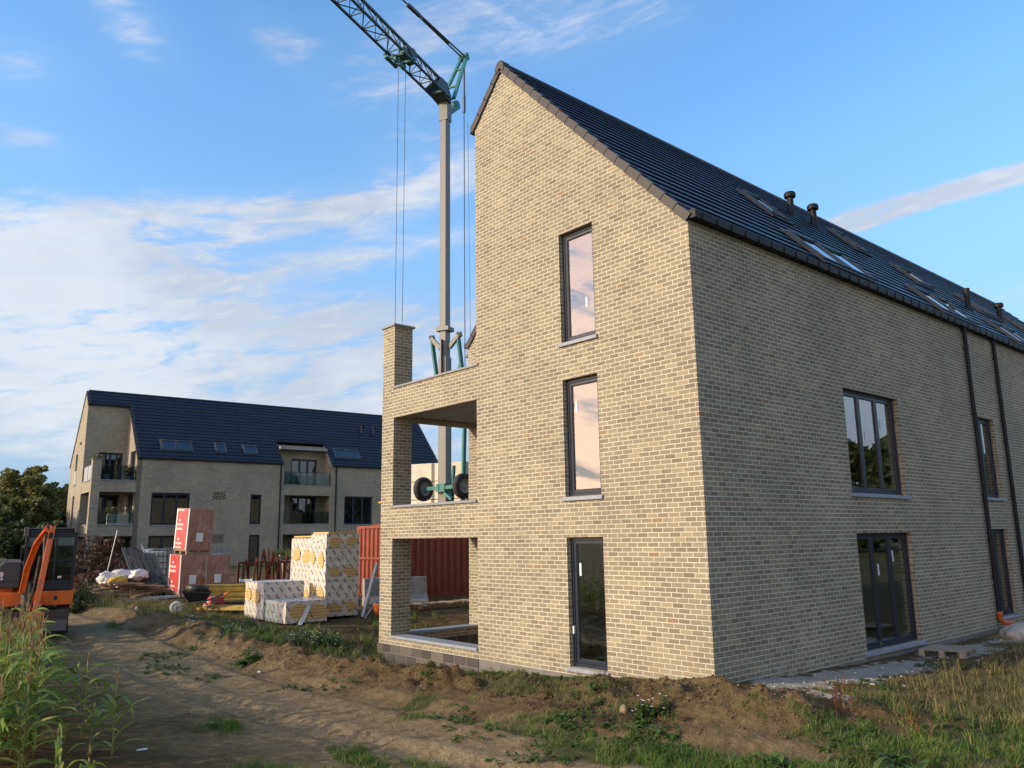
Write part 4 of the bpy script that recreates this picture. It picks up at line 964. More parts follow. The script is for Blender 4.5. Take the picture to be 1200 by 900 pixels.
def pack(label, x, y, z, w, d, h, seed, ovf=(), ovr=(), rz=0):
    o = thing('insulation_pack', label, 'insulation pack', (x, y, z), R(rz), 'wrapped packs of insulation boards'); rr = random.Random(seed)
    mb = MB(); soft_box(mb, w, d, h, seed); mb.build('wrapping_film', 'wrap', o)
    def blob(cx, cz, rx, rz_, on):
        b = MB(); n = 22; pts = []; c = []
        for i in range(n):
            t = 2 * math.pi * i / n; q = 1 + .13 * math.sin(2 * t + seed) + .09 * math.sin(3 * t + cx * 9) + rr.uniform(-.03, .03); a, bb = cx + rx * q * math.cos(t), cz + rz_ * q * math.sin(t)
            pts.append((a, -.024, bb) if on == 'f' else (.024, a, bb)); c.append((a, .0, bb) if on == 'f' else (0.0, a, bb))
        b.poly(pts, 0, (0, -1, 0) if on == 'f' else (1, 0, 0))
        for i in range(n): b.poly([pts[i], pts[(i + 1) % n], c[(i + 1) % n], c[i]])
        b.build('open_oval', 'board', o)
    for q in ovf: blob(*q, 'f')
    for q in ovr: blob(*q, 'r')
    t = MB(); 
    for k in range(3): t.box(-w + .06, -.06, .05 + k * .001, d - .05, .0, .0) if False else None
    return o
# tower: near right corner at TX, TY; three packs on each other
TX, TY, TZ = -12.55, .27, .13
g0 = TZ
pack('tall right hand insulation pack, lowest of its three, standing on the grass', TX, TY, g0, .92, 1.02, .93, 3, [(-.7, .70, .15, .16), (-.25, .62, .18, .16)], [(.28, .24, .22, .12), (.76, .26, .17, .12)])
pack('middle pack of the tall right hand insulation stack', TX - .01, TY, g0 + .94, .92, 1.02, .86, 4, [(-.72, .62, .14, .16), (-.25, .55, .17, .18)], [(.25, .24, .18, .12), (.74, .23, .22, .11)])
pack('top half-height pack of the tall right hand insulation stack with torn film', TX, TY + .01, g0 + 1.81, .92, 1.01, .38, 5, [], [(.26, .17, .22, .11), (.76, .19, .18, .11)])
lb = MB(); lb.box(-.9, -.02, .06, .97, 0, .05); lo = lb.build('insulation_board', 'board', loc=(TX, TY, g0 + 2.19)); tag(lo, 'loose bare yellow board lying on top of the tall right hand insulation stack', 'insulation board')
X2, Y2 = -15.05, 1.15
pack('lower pack of the left hand insulation stack, behind the small packs', X2, Y2, .13, 1.45, 1.2, 1.08, 6, [(-.35, .3, .2, .26)], [])
pack('upper pack of the left hand insulation stack with two ovals side by side', X2, Y2 + .01, 1.22, 1.45, 1.2, 1.0, 7, [(-1.05, .52, .22, .23), (-.4, .45, .23, .22)], [])
lb = MB(); lb.box(-1.4, -.02, .06, 1.1, 0, .05); lo = lb.build('insulation_board', 'board', loc=(X2, Y2, 2.24)); tag(lo, 'loose bare yellow board on top of the left hand insulation stack', 'insulation board')
pack('small insulation pack at the left end of the row, about waist high', -13.35, -1.1, .12, 1.2, 1.15, .95, 8, [(-.95, .62, .17, .17), (-.45, .58, .2, .2)], [])
pack('lowest flat insulation pack lying in front of the stacks', -12.1, -1.05, .09, 1.2, 1.15, .54, 9, [], [(.38, .26, .27, .2), (.92, .25, .25, .19)])
# strip of loose film hanging over the low pack
f = MB(); P0 = [(-12.02, -.35, .64), (-12.05, -.5, .50), (-12.0, -.62, .30), (-11.9, -.78, .12), (-11.82, -.86, .07)]
for a, b in zip(P0[:-1], P0[1:]): f.hexa([(a[0], a[1], a[2]), (a[0], a[1] + .12, a[2]), (a[0] - .01, a[1] + .12, a[2]), (a[0] - .01, a[1], a[2]), (b[0], b[1], b[2]), (b[0], b[1] + .12, b[2]), (b[0] - .01, b[1] + .12, b[2]), (b[0] - .01, b[1], b[2])])
tag(f.build('plastic_film', 'white'), 'torn strip of loose clear film trailing over the lowest insulation pack', 'plastic film')

# ---- clay block pallets
def claymat():
    m, nt, p, out = new_mat('film wrapped clay blocks'); uv = nt.new('ShaderNodeUVMap').outputs[0]; tc = nt.new('ShaderNodeTexCoord')
    br = nt.new('ShaderNodeTexBrick', offset=0.0); nt.l.new(uv, br.inputs['Vector'])
    for k, v in (('Scale', 1), ('Brick Width', .14), ('Row Height', .5), ('Mortar Size', .005)): br.inputs[k].default_value = v
    br.inputs['Color1'].default_value = (.30, .155, .11, 1); br.inputs['Color2'].default_value = (.35, .19, .14, 1); br.inputs['Mortar'].default_value = (.16, .07, .045, 1)
    haze = nt.smooth(nt.noise(tc.outputs['Object'], 1.6, 5, .65, dist=1.5), .45, .75)
    c = nt.mix(nt.math('MULTIPLY', haze, .5), br.outputs[0], (.46, .40, .38, 1))
    nt.put(p.inputs['Base Color'], c); p.inputs['Roughness'].default_value = .3
    b = nt.new('ShaderNodeBump'); b.inputs['Strength'].default_value = .4; b.inputs['Distance'].default_value = .03; nt.put(b.inputs['Height'], nt.noise(tc.outputs['Object'], 5, 5, .6, dist=2)); nt.l.new(b.outputs[0], p.inputs['Normal']); return m
def stripmat():
    m, nt, p, out = new_mat('red printed wrapping'); uv = nt.new('ShaderNodeUVMap').outputs[0]; sp = nt.new('ShaderNodeSeparateXYZ'); nt.l.new(uv, sp.inputs[0])
    v = nt.math('FRACT', nt.math('DIVIDE', sp.outputs[1], .62)); u = sp.outputs[0]
    ua = nt.math('FRACT', nt.math('DIVIDE', nt.math('ADD', u, 20.0), 1.1))
    cb = nt.new('ShaderNodeCombineXYZ'); nt.put(cb.inputs[0], nt.math('MULTIPLY', u, 22)); nt.put(cb.inputs[1], nt.math('MULTIPLY', v, 14))
    ch = nt.math('GREATER_THAN', nt.noise(cb.outputs[0], 1.0, 1), .43)
    l1 = nt.math('MULTIPLY', nt.math('GREATER_THAN', v, .25), nt.math('LESS_THAN', v, .38)); l2 = nt.math('MULTIPLY', nt.math('GREATER_THAN', v, .48), nt.math('LESS_THAN', v, .6)); l3 = nt.math('MULTIPLY', nt.math('GREATER_THAN', v, .7), nt.math('LESS_THAN', v, .82))
    band = nt.math('MULTIPLY', nt.math('GREATER_THAN', ua, .22), nt.math('LESS_THAN', ua, .78)); nb = nt.math('MULTIPLY', nt.math('GREATER_THAN', ua, .44), nt.math('LESS_THAN', ua, .58))
    t = nt.math('ADD', nt.math('MULTIPLY', nt.math('MULTIPLY', nt.math('ADD', l1, l2), band), ch), nt.math('MULTIPLY', l3, nb), clamp=True)
    tc = nt.new('ShaderNodeTexCoord'); base = nt.mix(nt.noise(tc.outputs['Object'], 4, 4), (.42, .04, .04, 1), (.54, .085, .08, 1))
    nt.put(p.inputs['Base Color'], nt.mix(nt.math('MULTIPLY', t, .85), base, (.75, .62, .56, 1))); p.inputs['Roughness'].default_value = .35; return m
M['claywrap'] = claymat(); M['redwrap'] = stripmat()
def clay(label, x, y, z, w, d, h, lean, seed):
    o = thing('clay_block_pallet', label, 'pallet of blocks', (x, y, z), 0, 'wrapped pallets of clay blocks'); o.rotation_euler = (R(lean[0]), R(lean[1]), R(lean[2]))
    mb = MB(); soft_box(mb, w, d, h, seed, .012); mb.v = [(a, b, c + .13) for a, b, c in mb.v]; mb.build('wrapped_blocks', 'claywrap', o)
    s = MB(); s.box(-w + .08, -.08, -.028, -.012, .18, h + .1); s.build('red_printed_film', 'redwrap', o)
    e = MB(); e.box(-w + .0, -w + .08, -.03, -.008, .14, h + .12); e.build('clear_film_edge', 'white', o); e = MB(); e.box(-.08, .0, -.03, -.008, .14, h + .12); e.build('clear_film_edge', 'white', o)
    l = MB(); l.box(.013, .018, d * .33, d * .33 + .22, .42, .70) ; l.build('paper_label', 'sticker', o)
    p = MB()
    for a in (0, .5, 1): p.box(-w + (w - .1) * a, -w + (w - .1) * a + .1, 0, d, .0, .09)
    p.box(-w, 0, 0, .1, .09, .12); p.box(-w, 0, d - .1, d, .09, .12); p.box(-w, 0, d / 2 - .05, d / 2 + .05, .09, .12); p.build('pallet', 'wood', o)
clay('lower wrapped pallet of brown clay blocks, left one with the red printed side', -19.6, -1.15, .40, 1.1, .80, 1.22, (0, 1.5, 0), 21)
clay('wrapped pallet of brown clay blocks, right one of the two on the ground', -19.6, -.32, .40, 1.1, .78, 1.2, (0, 1.5, -1), 22)
clay('leaning wrapped pallet of brown clay blocks, on top of the other two', -19.7, -.98, 1.76, 1.05, .82, 1.36, (-1.5, 2.5, 3), 23)

# ---- formwork beams
def beams():
    x, y = -15.6, -1.1; g = gz1(-17, -.6)
    for k in range(1):
        o = thing('beam_bundle', 'bundle of yellow timber formwork beams between the block pallets and the insulation packs', 'timber beams', (-17.6, -1.6, g), R(62))
        b = MB()
        for i in range(3):
            for j in range(4):
                xx = j * .1; zz = .12 + i * .155; L0 = random.uniform(-.06, .06)
                b.box(L0, 3.6 + L0, xx, xx + .085, zz, zz + .035); b.box(L0, 3.6 + L0, xx + .028, xx + .057, zz + .035, zz + .11); b.box(L0, 3.6 + L0, xx, xx + .085, zz + .11, zz + .148)
        b.build('beams', 'yellow', o)
        for xx in (.35, 2.35): r = MB(); r.box(xx, xx + .07, -.09, -.02, 0, .85); r.box(xx, xx + .07, .43, .5, 0, .8); r.box(xx, xx + .07, -.09, .5, .04, .1); r.build('rack_post', 'rust', o)
    b = MB()
    for i in range(3): b.bar((-15.9 + i * .05, -1.9 + i * .16, g + .02 + i * .03), (-14.6 + i * .03, -.95 + i * .12, g + .03 + i * .02), .12, .07)
    tag(b.build('timber_offcut', 'yellow'), 'short yellow timber lengths lying on the ground in front of the beam bundle', 'timber')
    b = MB(); b.cyl((-16.75, -.35, g + .68), (-16.6, -.05, g + .68), .05, n=16); b.cyl((-16.76, -.37, g + .68), (-16.75, -.35, g + .68), .085, n=16); b.cyl((-16.6, -.05, g + .68), (-16.59, -.03, g + .68), .085, n=16)
    tag(b.build('tape_roll', 'white'), 'white cable drum lying on top of the yellow beams', 'roll')
beams()
def rust_frames():
    g = gz1(-21, 1.5)
    o = thing('formwork_prop_rack', 'rack of rusty steel props behind the yellow beams', 'steel rack', (-20.2, 1.3, g), R(80)); m = MB()
    rr = random.Random(5)
    for i in range(16): a = rr.uniform(0, 1.3); b = rr.uniform(-.25, .25); m.cyl((a, rr.uniform(-.3, .3), .1), (a + b, rr.uniform(-.3, .3), rr.uniform(1.0, 1.5)), .03, n=6)
    for z in (.15, 1.0):
        for y in (-.4, .4): m.bar((-.2, y, z), (2.9, y, z), .06)
    for x in (-.2, 1.4, 2.9):
        for y in (-.4, .4): m.bar((x, y, 0), (x, y, 1.0), .07)
    for i in range(7): m.bar((1.5 + i * .2, -.35, .25 + .05 * (i % 3)), (1.4 + i * .2, .35, .9), .03)
    m.build('steel_props', 'rust', o)
    b = MB(); rr = random.Random(9); g2 = gz1(-21, 3.4)
    for i in range(9): b.bar((-21.2 + rr.uniform(-.2, .2), 3.1 + i * .13, g2), (-21.3 + rr.uniform(-.3, .3), 3.2 + i * .13 + rr.uniform(-.2, .2), g2 + rr.uniform(.8, 1.3)), .06)
    tag(b.build('stake_bundle', 'concrete'), 'upright bundle of pale grey stakes behind the rusty props', 'stakes')
    s = MB(); s.lathe([(.0, 0), (.45, .0), (.5, .35), (.46, .8), (.4, .82), (.38, .7), (0, .66)], (-27.8, 6.6, gz1(-27.8, 6.6)), n=20)
    tag(s.build('soil_bag', 'wood', smooth=True), 'brown bulk bag standing on the grass in front of the far house', 'bulk bag')
rust_frames()

# ---- wheelbarrow
def barrow():
    x, y = -15.72, -1.98; g = gz1(x, y)
    o = thing('wheelbarrow', 'black wheelbarrow with orange handle grips in front of the block pallets', 'wheelbarrow', (x, y, g), R(65)); o.scale = (.85,) * 3
    m = MB(); top = [(-.45, -.33, .72), (.42, -.36, .66), (.42, .36, .66), (-.45, .33, .72)]; bot = [(-.22, -.19, .34), (.26, -.22, .38), (.26, .22, .38), (-.22, .19, .34)]
    for i in range(4):
        j = (i + 1) % 4; m.poly([bot[i], bot[j], top[j], top[i]]); 
    m.poly(bot)
    for i in range(4): m.bar(top[i], top[(i + 1) % 4], .035)
    ob = m.build('tray', 'blackplastic', o); s = ob.modifiers.new('thick', 'SOLIDIFY'); s.thickness = .012
    t = MB(); t.lathe([(.30, .0), (.34, .06), (.36, .2), (.34, .22), (.31, .2), (.3, .06), (0, .05)], (0, 0, .66), n=24); t.build('mortar_tub', 'blackplastic', o, smooth=True)
    c = MB(); c.lathe([(0, .12), (.2, .13), (.3, .1)], (0, 0, .66), n=16); c.build('mortar_rest', 'sandbag', o)
    f = MB()
    for sg in (-1, 1):
        f.tube([(-.62, .06 * sg, .2), (-.3, .2 * sg, .33), (.3, .27 * sg, .38), (.95, .3 * sg, .62)], .018); f.tube([(.25, .24 * sg, .37), (.4, .27 * sg, .02), (.52, .27 * sg, .02), (.5, .27 * sg, .42)], .016); f.bar((-.35, .19 * sg, .33), (-.42, .3 * sg, .66), .02)
    f.bar((.45, -.27, .2), (.45, .27, .2), .025); f.build('frame', 'steel', o, smooth=True)
    for sg in (-1, 1): h = MB(); h.tube([(.84, .3 * sg, .575), (1.02, .305 * sg, .65)], .03, 10); h.build('handle_grip', 'orange', o, smooth=True)
    w = MB(); w.lathe([(.12, -.04), (.18, -.05), (.2, -.02), (.2, .02), (.18, .05), (.12, .04)], axis='y', n=24); w.lathe([(0, -.045), (.13, -.03)], axis='y', n=20); w.lathe([(0, .045), (.13, .03)], axis='y', n=20)
    w.build('wheel', 'tank', o, smooth=True, loc=(-.62, 0, .2))
    r = MB(); x2, y2 = -16.15, -1.55; g2 = gz1(x2, y2)
    for i in range(2): r.box(x2 - .28 + i * .01, x2 + .28, y2 + .02 * i, y2 + .4, g2 + i * .19, g2 + i * .19 + .17)
    tag(r.build('red_crates', 'redwrap', bevel=.01), 'red printed packs of material stacked right behind the wheelbarrow', 'packs')
barrow()

# ---- IBC tank on pallets
def ibc():
    x, y = -26.6, -.55; g = gz1(x, y); o = thing('water_tank', 'white plastic liquid tank in a steel cage on black pallets', 'tank', (x, y, g), R(0))
    t = MB(); t.box(-1.0, 0, .0, 1.2, .42, 1.38); ob = t.build('tank', 'tank', o, bevel=.07)
    l = MB(); l.lathe([(.2, 1.37), (.2, 1.44), (.16, 1.46), (0, 1.47)], (-.5, .6, 0), n=16); l.build('lid', 'white', o)
    c = MB()
    for i in range(8):
        u = -.02 + 1.24 * i / 7
        c.cyl((.02, u, .4), (.02, u, 1.42), .014, n=6); c.cyl((-1.02, u, .4), (-1.02, u, 1.42), .014, n=6); u = -1.02 + 1.04 * i / 7; c.cyl((u, -.02, .4), (u, -.02, 1.42), .014, n=6); c.cyl((u, 1.22, .4), (u, 1.22, 1.42), .014, n=6)
    for z in (.45, .7, .95, 1.2, 1.42):
        P = [(.02, -.02, z), (.02, 1.22, z), (-1.02, 1.22, z), (-1.02, -.02, z)]
        for i in range(4): c.cyl(P[i], P[(i + 1) % 4], .014, n=6)
    c.build('cage', 'steel', o)
    for z in (0, .2):
        p = MB()
        for yy in (0, .5, 1.05): p.box(-1.0, 0, yy, yy + .12, z + .0, z + .14)
        for k in range(5): p.box(-1.0 + k * .22, -1.0 + k * .22 + .12, 0, 1.17, z + .14, z + .175)
        p.build('pallet', 'blackplastic', o)
ibc()
def panels():
    g = gz1(-20.9, -2.0); o = thing('leaning_panels', 'row of long grey metal sheets leaning against the debris heap beside the tank', 'metal sheets', (-21.1, -1.35, g))
    for k in range(6):
        m = MB(); a = Vector((-.1 + k * .06, -.5 + k * .17, .02 + .03 * (k % 2))); b = a + Vector((-.42, -.55, 1.62 - .05 * k))
        d = (b - a).normalized(); s = Vector((.35, .94, .1)).normalized() * .075; n = d.cross(s).normalized() * .02
        m.hexa([a - s * .5 - n, a + s * .5 - n, a + s * .5 + n, a - s * .5 + n, b - s * .5 - n, b + s * .5 - n, b + s * .5 + n, b - s * .5 + n])
        for f in (-.5, .5): m.bar(a + s * f, b + s * f, .035, .05)
        m.build('sheet', 'greypanel', o)
    c = MB(); c.bar((-.1, .3, .05), (-.5, -.5, 1.75), .05); c.build('strut', 'galv', o)
    t = MB()
    for i, (xx, yy, L, a) in enumerate(((-20.2, -1.9, 1.6, 60), (-20.0, -2.2, 1.3, 75), (-20.5, -2.6, 1.8, 66), (-20.1, -1.2, 1.1, 50))):
        zz = gz1(xx, yy); t.bar((xx, yy, zz + .06), (xx + L * math.cos(R(a)), yy + L * math.sin(R(a)), zz + .1), .14, .06)
    tag(t.build('metal_profiles', 'galv'), 'shiny galvanised profiles lying on the grass below the leaning sheets', 'metal profiles')
    q = MB(); q.cyl((-23.0, -2.6, gz1(-23, -2.6)), (-22.8, -2.3, 2.6), .018, n=8); tag(q.build('metal_pole', 'galv'), 'thin pale pole leaning out of the debris heap', 'pole')
panels()
def lump_obj(name, matn, pts, label, cat, seed=1, res=3, j=.12, uv=None):
    """several deformed lumps joined in one irregular body: a heaped thing such as a crumpled bag"""
    bm = bmesh.new(); rr = random.Random(seed)
    for (x, y, z, rx, ry, rz_) in pts:
        r_ = bmesh.ops.create_icosphere(bm, subdivisions=res, radius=1)
        off = Vector((rr.uniform(0, 50), 0, 0))
        for v in r_['verts']:
            n = mnoise.noise(v.co * 1.7 + off) * .5 + mnoise.noise(v.co * 4 + off) * .25
            v.co = v.co * (1 + n * j * 5)
            v.co = Vector((x + v.co.x * rx, y + v.co.y * ry, z + v.co.z * rz_))
    me = bpy.data.meshes.new(name); bm.to_mesh(me); bm.free(); me.materials.append(M[matn]); me.polygons.foreach_set('use_smooth', [True] * len(me.polygons))
    o = bpy.data.objects.new(name, me); COL.objects.link(o); return tag(o, label, cat)
def debris():
    g = gz1(-21.2, -2.3) + .12; DX, DY = .55, .55
    lump_obj('white_bags', 'white', [(-21.35, -2.45, g + .62, .3, .42, .2), (-21.05, -2.0, g + .64, .26, .3, .18), (-21.4, -2.9, g + .52, .24, .26, .26)], 'crumpled white plastic bags on top of the timber scrap heap', 'plastic bags', 4, 4)
    lump_obj('yellow_bag', 'yellowbag', [(-20.95, -2.65, g + .5, .15, .28, .12)], 'crumpled yellow bag among the white bags on the scrap heap', 'plastic bag', 6, 4)
    m = MB(); rr = random.Random(3)
    for i in range(90):
        a = rr.uniform(-.5, .5); L = rr.uniform(.6, 1.9); x = -21.0 + rr.uniform(-.5, .6); y = -2.4 + rr.uniform(-.9, .8); z = g + .04 + .46 * rr.random() * max(.2, 1 - .9 * abs(y + 2.4))
        d = Vector((math.sin(a), math.cos(a), rr.uniform(-.12, .12))); p = Vector((x, y, z)); m.bar(p - d * L / 2, p + d * L / 2, rr.uniform(.06, .16), rr.uniform(.02, .06))
    tag(m.build('timber_heap', 'wood'), 'heap of weathered boards and lath offcuts under the white bags', 'scrap timber')
    m = MB()
    for i in range(5):
        x = -19.2 + rr.uniform(-.3, .3); y = -4.2 + i * .45; z = gz1(x, y) + .05; m.bar((x, y, z), (x + .05, y + .55, z + .03), .12, .05)
    tag(m.build('pale_boards', 'woodgrey'), 'short pale boards lying in the weeds left of the scrap heap', 'boards')
debris()
# ---- jersey barrier, pallet, tub, tubes
def small_things():
    g = gz1(-14.0, 4.7)
    m = MB(); pr = [(-.33, 0), (.33, 0), (.33, .08), (.16, .30), (.1, .82), (-.1, .82), (-.16, .30), (-.33, .08)]
    m.prism([(a, b) for a, b in pr], 0, 2.0, 'x'); o = m.build('concrete_barrier', 'concrete', bevel=.012, loc=(-14.43, 2.55, g), rot=(0, 0, R(75)))
    tag(o, 'grey concrete road barrier in front of the red container, seen through the lower terrace opening', 'concrete barrier')
    s = MB(); s.box(.75, 1.2, -.335, .335, -.0, .06); s.build('foot_slot', 'blackplastic', o)
    m = MB(); rr = random.Random(2); g = gz1(-12.6, 4.2)
    for i in range(9): y = 3.2 + i * .3; m.bar((-13.0 + rr.uniform(-.1, .1), y, g + .12), (-12.1 + rr.uniform(-.1, .1), y + .1, g + .11 + rr.uniform(0, .05)), .14, .03)
    for x in (-12.9, -12.25): m.bar((x, 3.1, g + .06), (x + .05, 5.8, g + .06), .09, .08)
    tag(m.build('wood_pallet', 'wood'), 'flat brown pallet of boards lying before the red container', 'pallet')
    g = gz1(-12.05, 1.65)
    t = MB(); t.lathe([(0, .01), (.17, .01), (.21, .36), (.225, .38), (.21, .385), (.19, .36), (.16, .04), (0, .03)], n=22); o = t.build('builders_bucket', 'pvc_orange', smooth=True, loc=(-12.05, 1.7, g))
    tag(o, 'dirty orange builder bucket in the grass beside the tall insulation stack', 'bucket')
    t = MB(); t.cyl((-12.4, 1.35, g + .02), (-12.35, 1.75, g + 1.45), .065, n=16); tag(t.build('grey_tube', 'galv'), 'thick grey tube leaning at the right of the insulation stack', 'tube')
    t = MB(); t.cyl((-12.2, 1.3, g + .0), (-12.2, 2.4, g + 1.35), .02, n=8); tag(t.build('thin_rod', 'galv'), 'thin pale rod leaning crosswise in front of the red container', 'rod')
    t = MB(); t.box(-12.2, -12.13, 2.2, 2.5, g, g + 1.05); tag(t.build('grey_board', 'concrete'), 'narrow grey board standing upright next to the pillar', 'board')
    # pallet by the long facade
    def palletmesh(m, L=1.2, Wd=.8):
        for k in range(7): a = k * (L - .13) / 6; m.box(a, a + .13, 0, Wd, .118, .14)
        for yy in (0, .35, .7): m.box(0, L, yy, yy + .1, .096, .116); m.box(0, L, yy, yy + .1, 0, .02)
        for xx in (0, .53, 1.06):
            for yy in (0, .35, .7): m.box(xx, xx + .14, yy, yy + .1, .021, .095)
    m = MB(); palletmesh(m); g = gz1(.95, 6.7); tag(m.build('wood_pallet', 'woodgrey', loc=(1.15, 6.25, g + .01), rot=(R(-1), R(2), R(100))), 'pale wooden pallet lying on the ground under the long wall near the downpipe', 'pallet')
    m = MB(); palletmesh(m); g = gz1(1.5, 9.5); tag(m.build('wood_pallet', 'woodgrey', loc=(2.3, 9.1, g + .0), rot=(0, R(2), R(80))), 'grey pallet half in the weeds at the right edge of the photo', 'pallet')
    lump_obj('mortar_heap', 'sandbag', [(.8, 10.6, gz1(.8, 10.6) + .06, .42, .6, .24), (.9, 11.4, gz1(.8, 11.4) + .02, .35, .4, .18)], 'heap of white mortar sand beside the orange drain elbow', 'sand heap', 8, 4, .08)
    m = MB(); m.bar((.35, 11.3, gz1(.3, 11.3) + .06), (.5, 14.5, gz1(.5, 14.5) + .1), .35, .05); tag(m.build('red_board', 'clay'), 'reddish board lying along the wall right of the drain elbow', 'board')
    lump_obj('rock', 'stone', [(0, 0, 0, .06, .055, .075)], 'round brown stone on top of the soil mound by the corner', 'stone', 11, 3, .05).location = (-.28, -1.72, gz1(-.28, -1.72) + .03)
    lump_obj('brick_shard', 'clay', [(0, 0, 0, .035, .06, .03)], 'small red brick shard on the dirt track near the bottom of the photo', 'brick shard', 12, 2, .2).location = (-.02, -4.6, gz1(-.02, -4.6) + .02)
    lump_obj('white_cup', 'white', [(0, 0, 0, .03, .03, .055)], 'small white plastic piece standing in the grass before the wheelbarrow', 'litter', 13, 2, .05).location = (-15.6, -3.6, gz1(-15.6, -3.6) + .05)
    lump_obj('plastic_scrap', 'white', [(0, 0, 0, .045, .07, .006)], 'flat white plastic scrap on the bare dirt beside the corn', 'litter', 14, 3, .2).location = (-3.7, -6.9, gz1(-3.7, -6.9) + .012)
    lump_obj('paper_scrap', 'white', [(0, 0, 0, .03, .035, .02)], 'white crumpled scrap on the soil bank left of the green weed', 'litter', 15, 2, .2).location = (-8.2, -3.4, gz1(-8.2, -3.4) + .03)
small_things()

M['cabglass'] = glass_mat('tinted cab glass', (.60, .70, .67), ior=1.5)
def excavator():
    x0, y0 = -14.8, -6.12; g = gz1(x0, y0) + .02
    E_ = thing('mini_excavator', 'orange and dark blue compact excavator with folded boom standing behind the corn', 'excavator', (x0, y0, g), R(77.4)); E_.scale = (.75, .9, 1)
    # tracks
    for sx in (-.78, .78):
        t = MB(); prof = []
        for i in range(9): a = R(90 + 180 * i / 8); prof.append((-.85 + .25 * math.cos(a), .27 + .25 * math.sin(a)))
        for i in range(9): a = R(-90 + 180 * i / 8); prof.append((.85 + .25 * math.cos(a), .27 + .25 * math.sin(a)))
        t.prism(prof, sx - .17, sx + .17, 'x')
        n = 40; P = []
        tot = 2 * 1.7 + 2 * math.pi * .25
        for i in range(n):
            s = tot * i / n
            if s < 1.7: p = (-.85 + s, .52, 0)
            elif s < 1.7 + math.pi * .25: a = (s - 1.7) / .25; p = (.85 + .25 * math.sin(a), .27 + .25 * math.cos(a), a)
            elif s < 3.4 + math.pi * .25: p = (.85 - (s - 1.7 - math.pi * .25), .02, math.pi)
            else: a = (s - 3.4 - math.pi * .25) / .25; p = (-.85 - .25 * math.sin(a), .27 - .25 * math.cos(a), math.pi + a)
            q = Vector((0, math.sin(p[2]), math.cos(p[2]))); c = Vector((sx, p[0], p[1])); tt = Vector((0, math.cos(p[2]), -math.sin(p[2])))
            t.hexa([c + Vector((sg * .18, 0, 0)) * 1 + tt * u + q * v for v in (-.01, .025) for (sg, u) in ((-1, -.02), (1, -.02), (1, .02), (-1, .02))])
        t.build('track', 'rubber', E_)
    m = MB(); m.box(-.6, .6, -.7, .7, .2, .5); m.cyl((0, 0, .45), (0, 0, .62), .5, n=24); m.build('undercarriage', 'cover', E_)
    b = MB(); b.prism([(-1.62, .1), (-1.5, .07), (-1.47, .3), (-1.52, .52), (-1.6, .56), (-1.56, .34)], -.92, .92, 'x'); 
    for sx in (-.45, .45): b.bar((sx, -1.5, .25), (sx, -.6, .33), .1, .14)
    b.build('dozer_blade', 'steel', E_, bevel=.008)
    # slew body with rounded rear
    s = MB(); out = [(-1.0, -.72), (1.0, -.72), (1.03, .6)]
    for i in range(9): a = R(0 + 180 * i / 8); out.append((1.03 * math.cos(a), .6 + .75 * math.sin(a)))
    out += [(-1.03, .6)]
    s.prism(out, .62, .93, 'z'); s.build('slew_frame', 'orange', E_, bevel=.02)
    s = MB(); s.prism([(-1.3, .64), (-.6, .64), (-.6, 1.28), (-1.02, 1.36), (-1.2, 1.15), (-1.3, .9)], -.25, .95, 'y'); s.build('side_cover', 'orange', E_, bevel=.04)
    s = MB(); s.prism([(-1.12, 1.02), (-.43, 1.02), (-.43, 1.62), (-.9, 1.63), (-1.04, 1.55), (-1.1, 1.36)], -.62, .0, 'y'); s.build('engine_cover', 'cover', E_, bevel=.05)
    s = MB(); s.cyl((-.95, -.635, 1.34), (-.95, -.62, 1.34), .06, n=20); s.cyl((-.93, -.637, 1.24), (-.93, -.62, 1.24), .035, n=16); s.build('work_lamp', 'white', E_)
    s = MB(); s.box(-1.13, -.42, -.63, -.62, 1.17, 1.185); s.build('cover_seam', 'blackplastic', E_)
    s = MB(); s.prism([(.22, .94), (1.02, .94), (1.02, .62), (.3, .62)], -.80, -.73, 'y'); s.build('front_skirt', 'orange', E_, bevel=.01)
    s = MB(); s.cyl((.55, -.812, .78), (.55, -.80, .78), .05, n=20); s.build('round_emblem', 'cab', E_)
    # counterweight
    s = MB(); oo = [(1.05 * math.cos(R(180 * i / 10)), .62 + .8 * math.sin(R(180 * i / 10))) for i in range(11)]; s.prism(oo, .64, 1.25, 'z'); s.build('counterweight', 'orange', E_, bevel=.05)
    # cab
    X0, X1, Y0, Y1, Z0, Z1 = -.40, 1.02, -.66, .75, .95, 2.28
    c = MB(); w = .1
    for (x, y) in ((X0, Y0), (X1 - w, Y0), (X0, Y1 - w), (X1 - w, Y1 - w)): c.box(x, x + w, y, y + w, Z0, Z1)
    c.box(X0, X1, Y0, Y1, Z1, Z1 + .07); c.box(X0 + w, X1 - w, Y0, Y0 + .09, Z0, Z0 + .22); c.box(X0 + w, X1 - w, Y0 + .01, Y0 + .08, Z1 - .11, Z1)
    c.box(X0 + w, X1 - w, Y0 + .02, Y0 + .07, 1.60, 1.65); c.box(.42, .47, Y0 + .01, Y0 + .07, Z0 + .2, Z1 - .1); c.box(X1 - .07, X1 - .02, Y0 + w, Y1 - w, Z0, Z0 + .5); c.box(X0 + .02, X0 + .07, Y0 + w, Y1 - w, Z0, Z0 + .3); c.box(X0 + w, X1 - w, Y1 - .08, Y1 - .02, Z0, Z0 + .5)
    cb = c.build('cab', 'cab', E_, bevel=.015)
    c = MB(); c.box(X0 - .03, X1 + .03, Y0 - .06, Y1 + .02, Z1 + .072, Z1 + .105); c.box(X1 - .1, X1 + .06, Y0 - .09, Y0 + .06, Z1 - .02, Z1 + .12); c.box(X0 - .06, X0 + .08, Y0 - .09, Y0 + .06, Z1 - .1, Z1 + .12); c.build('cab_roof', 'steel', cb, bevel=.02)
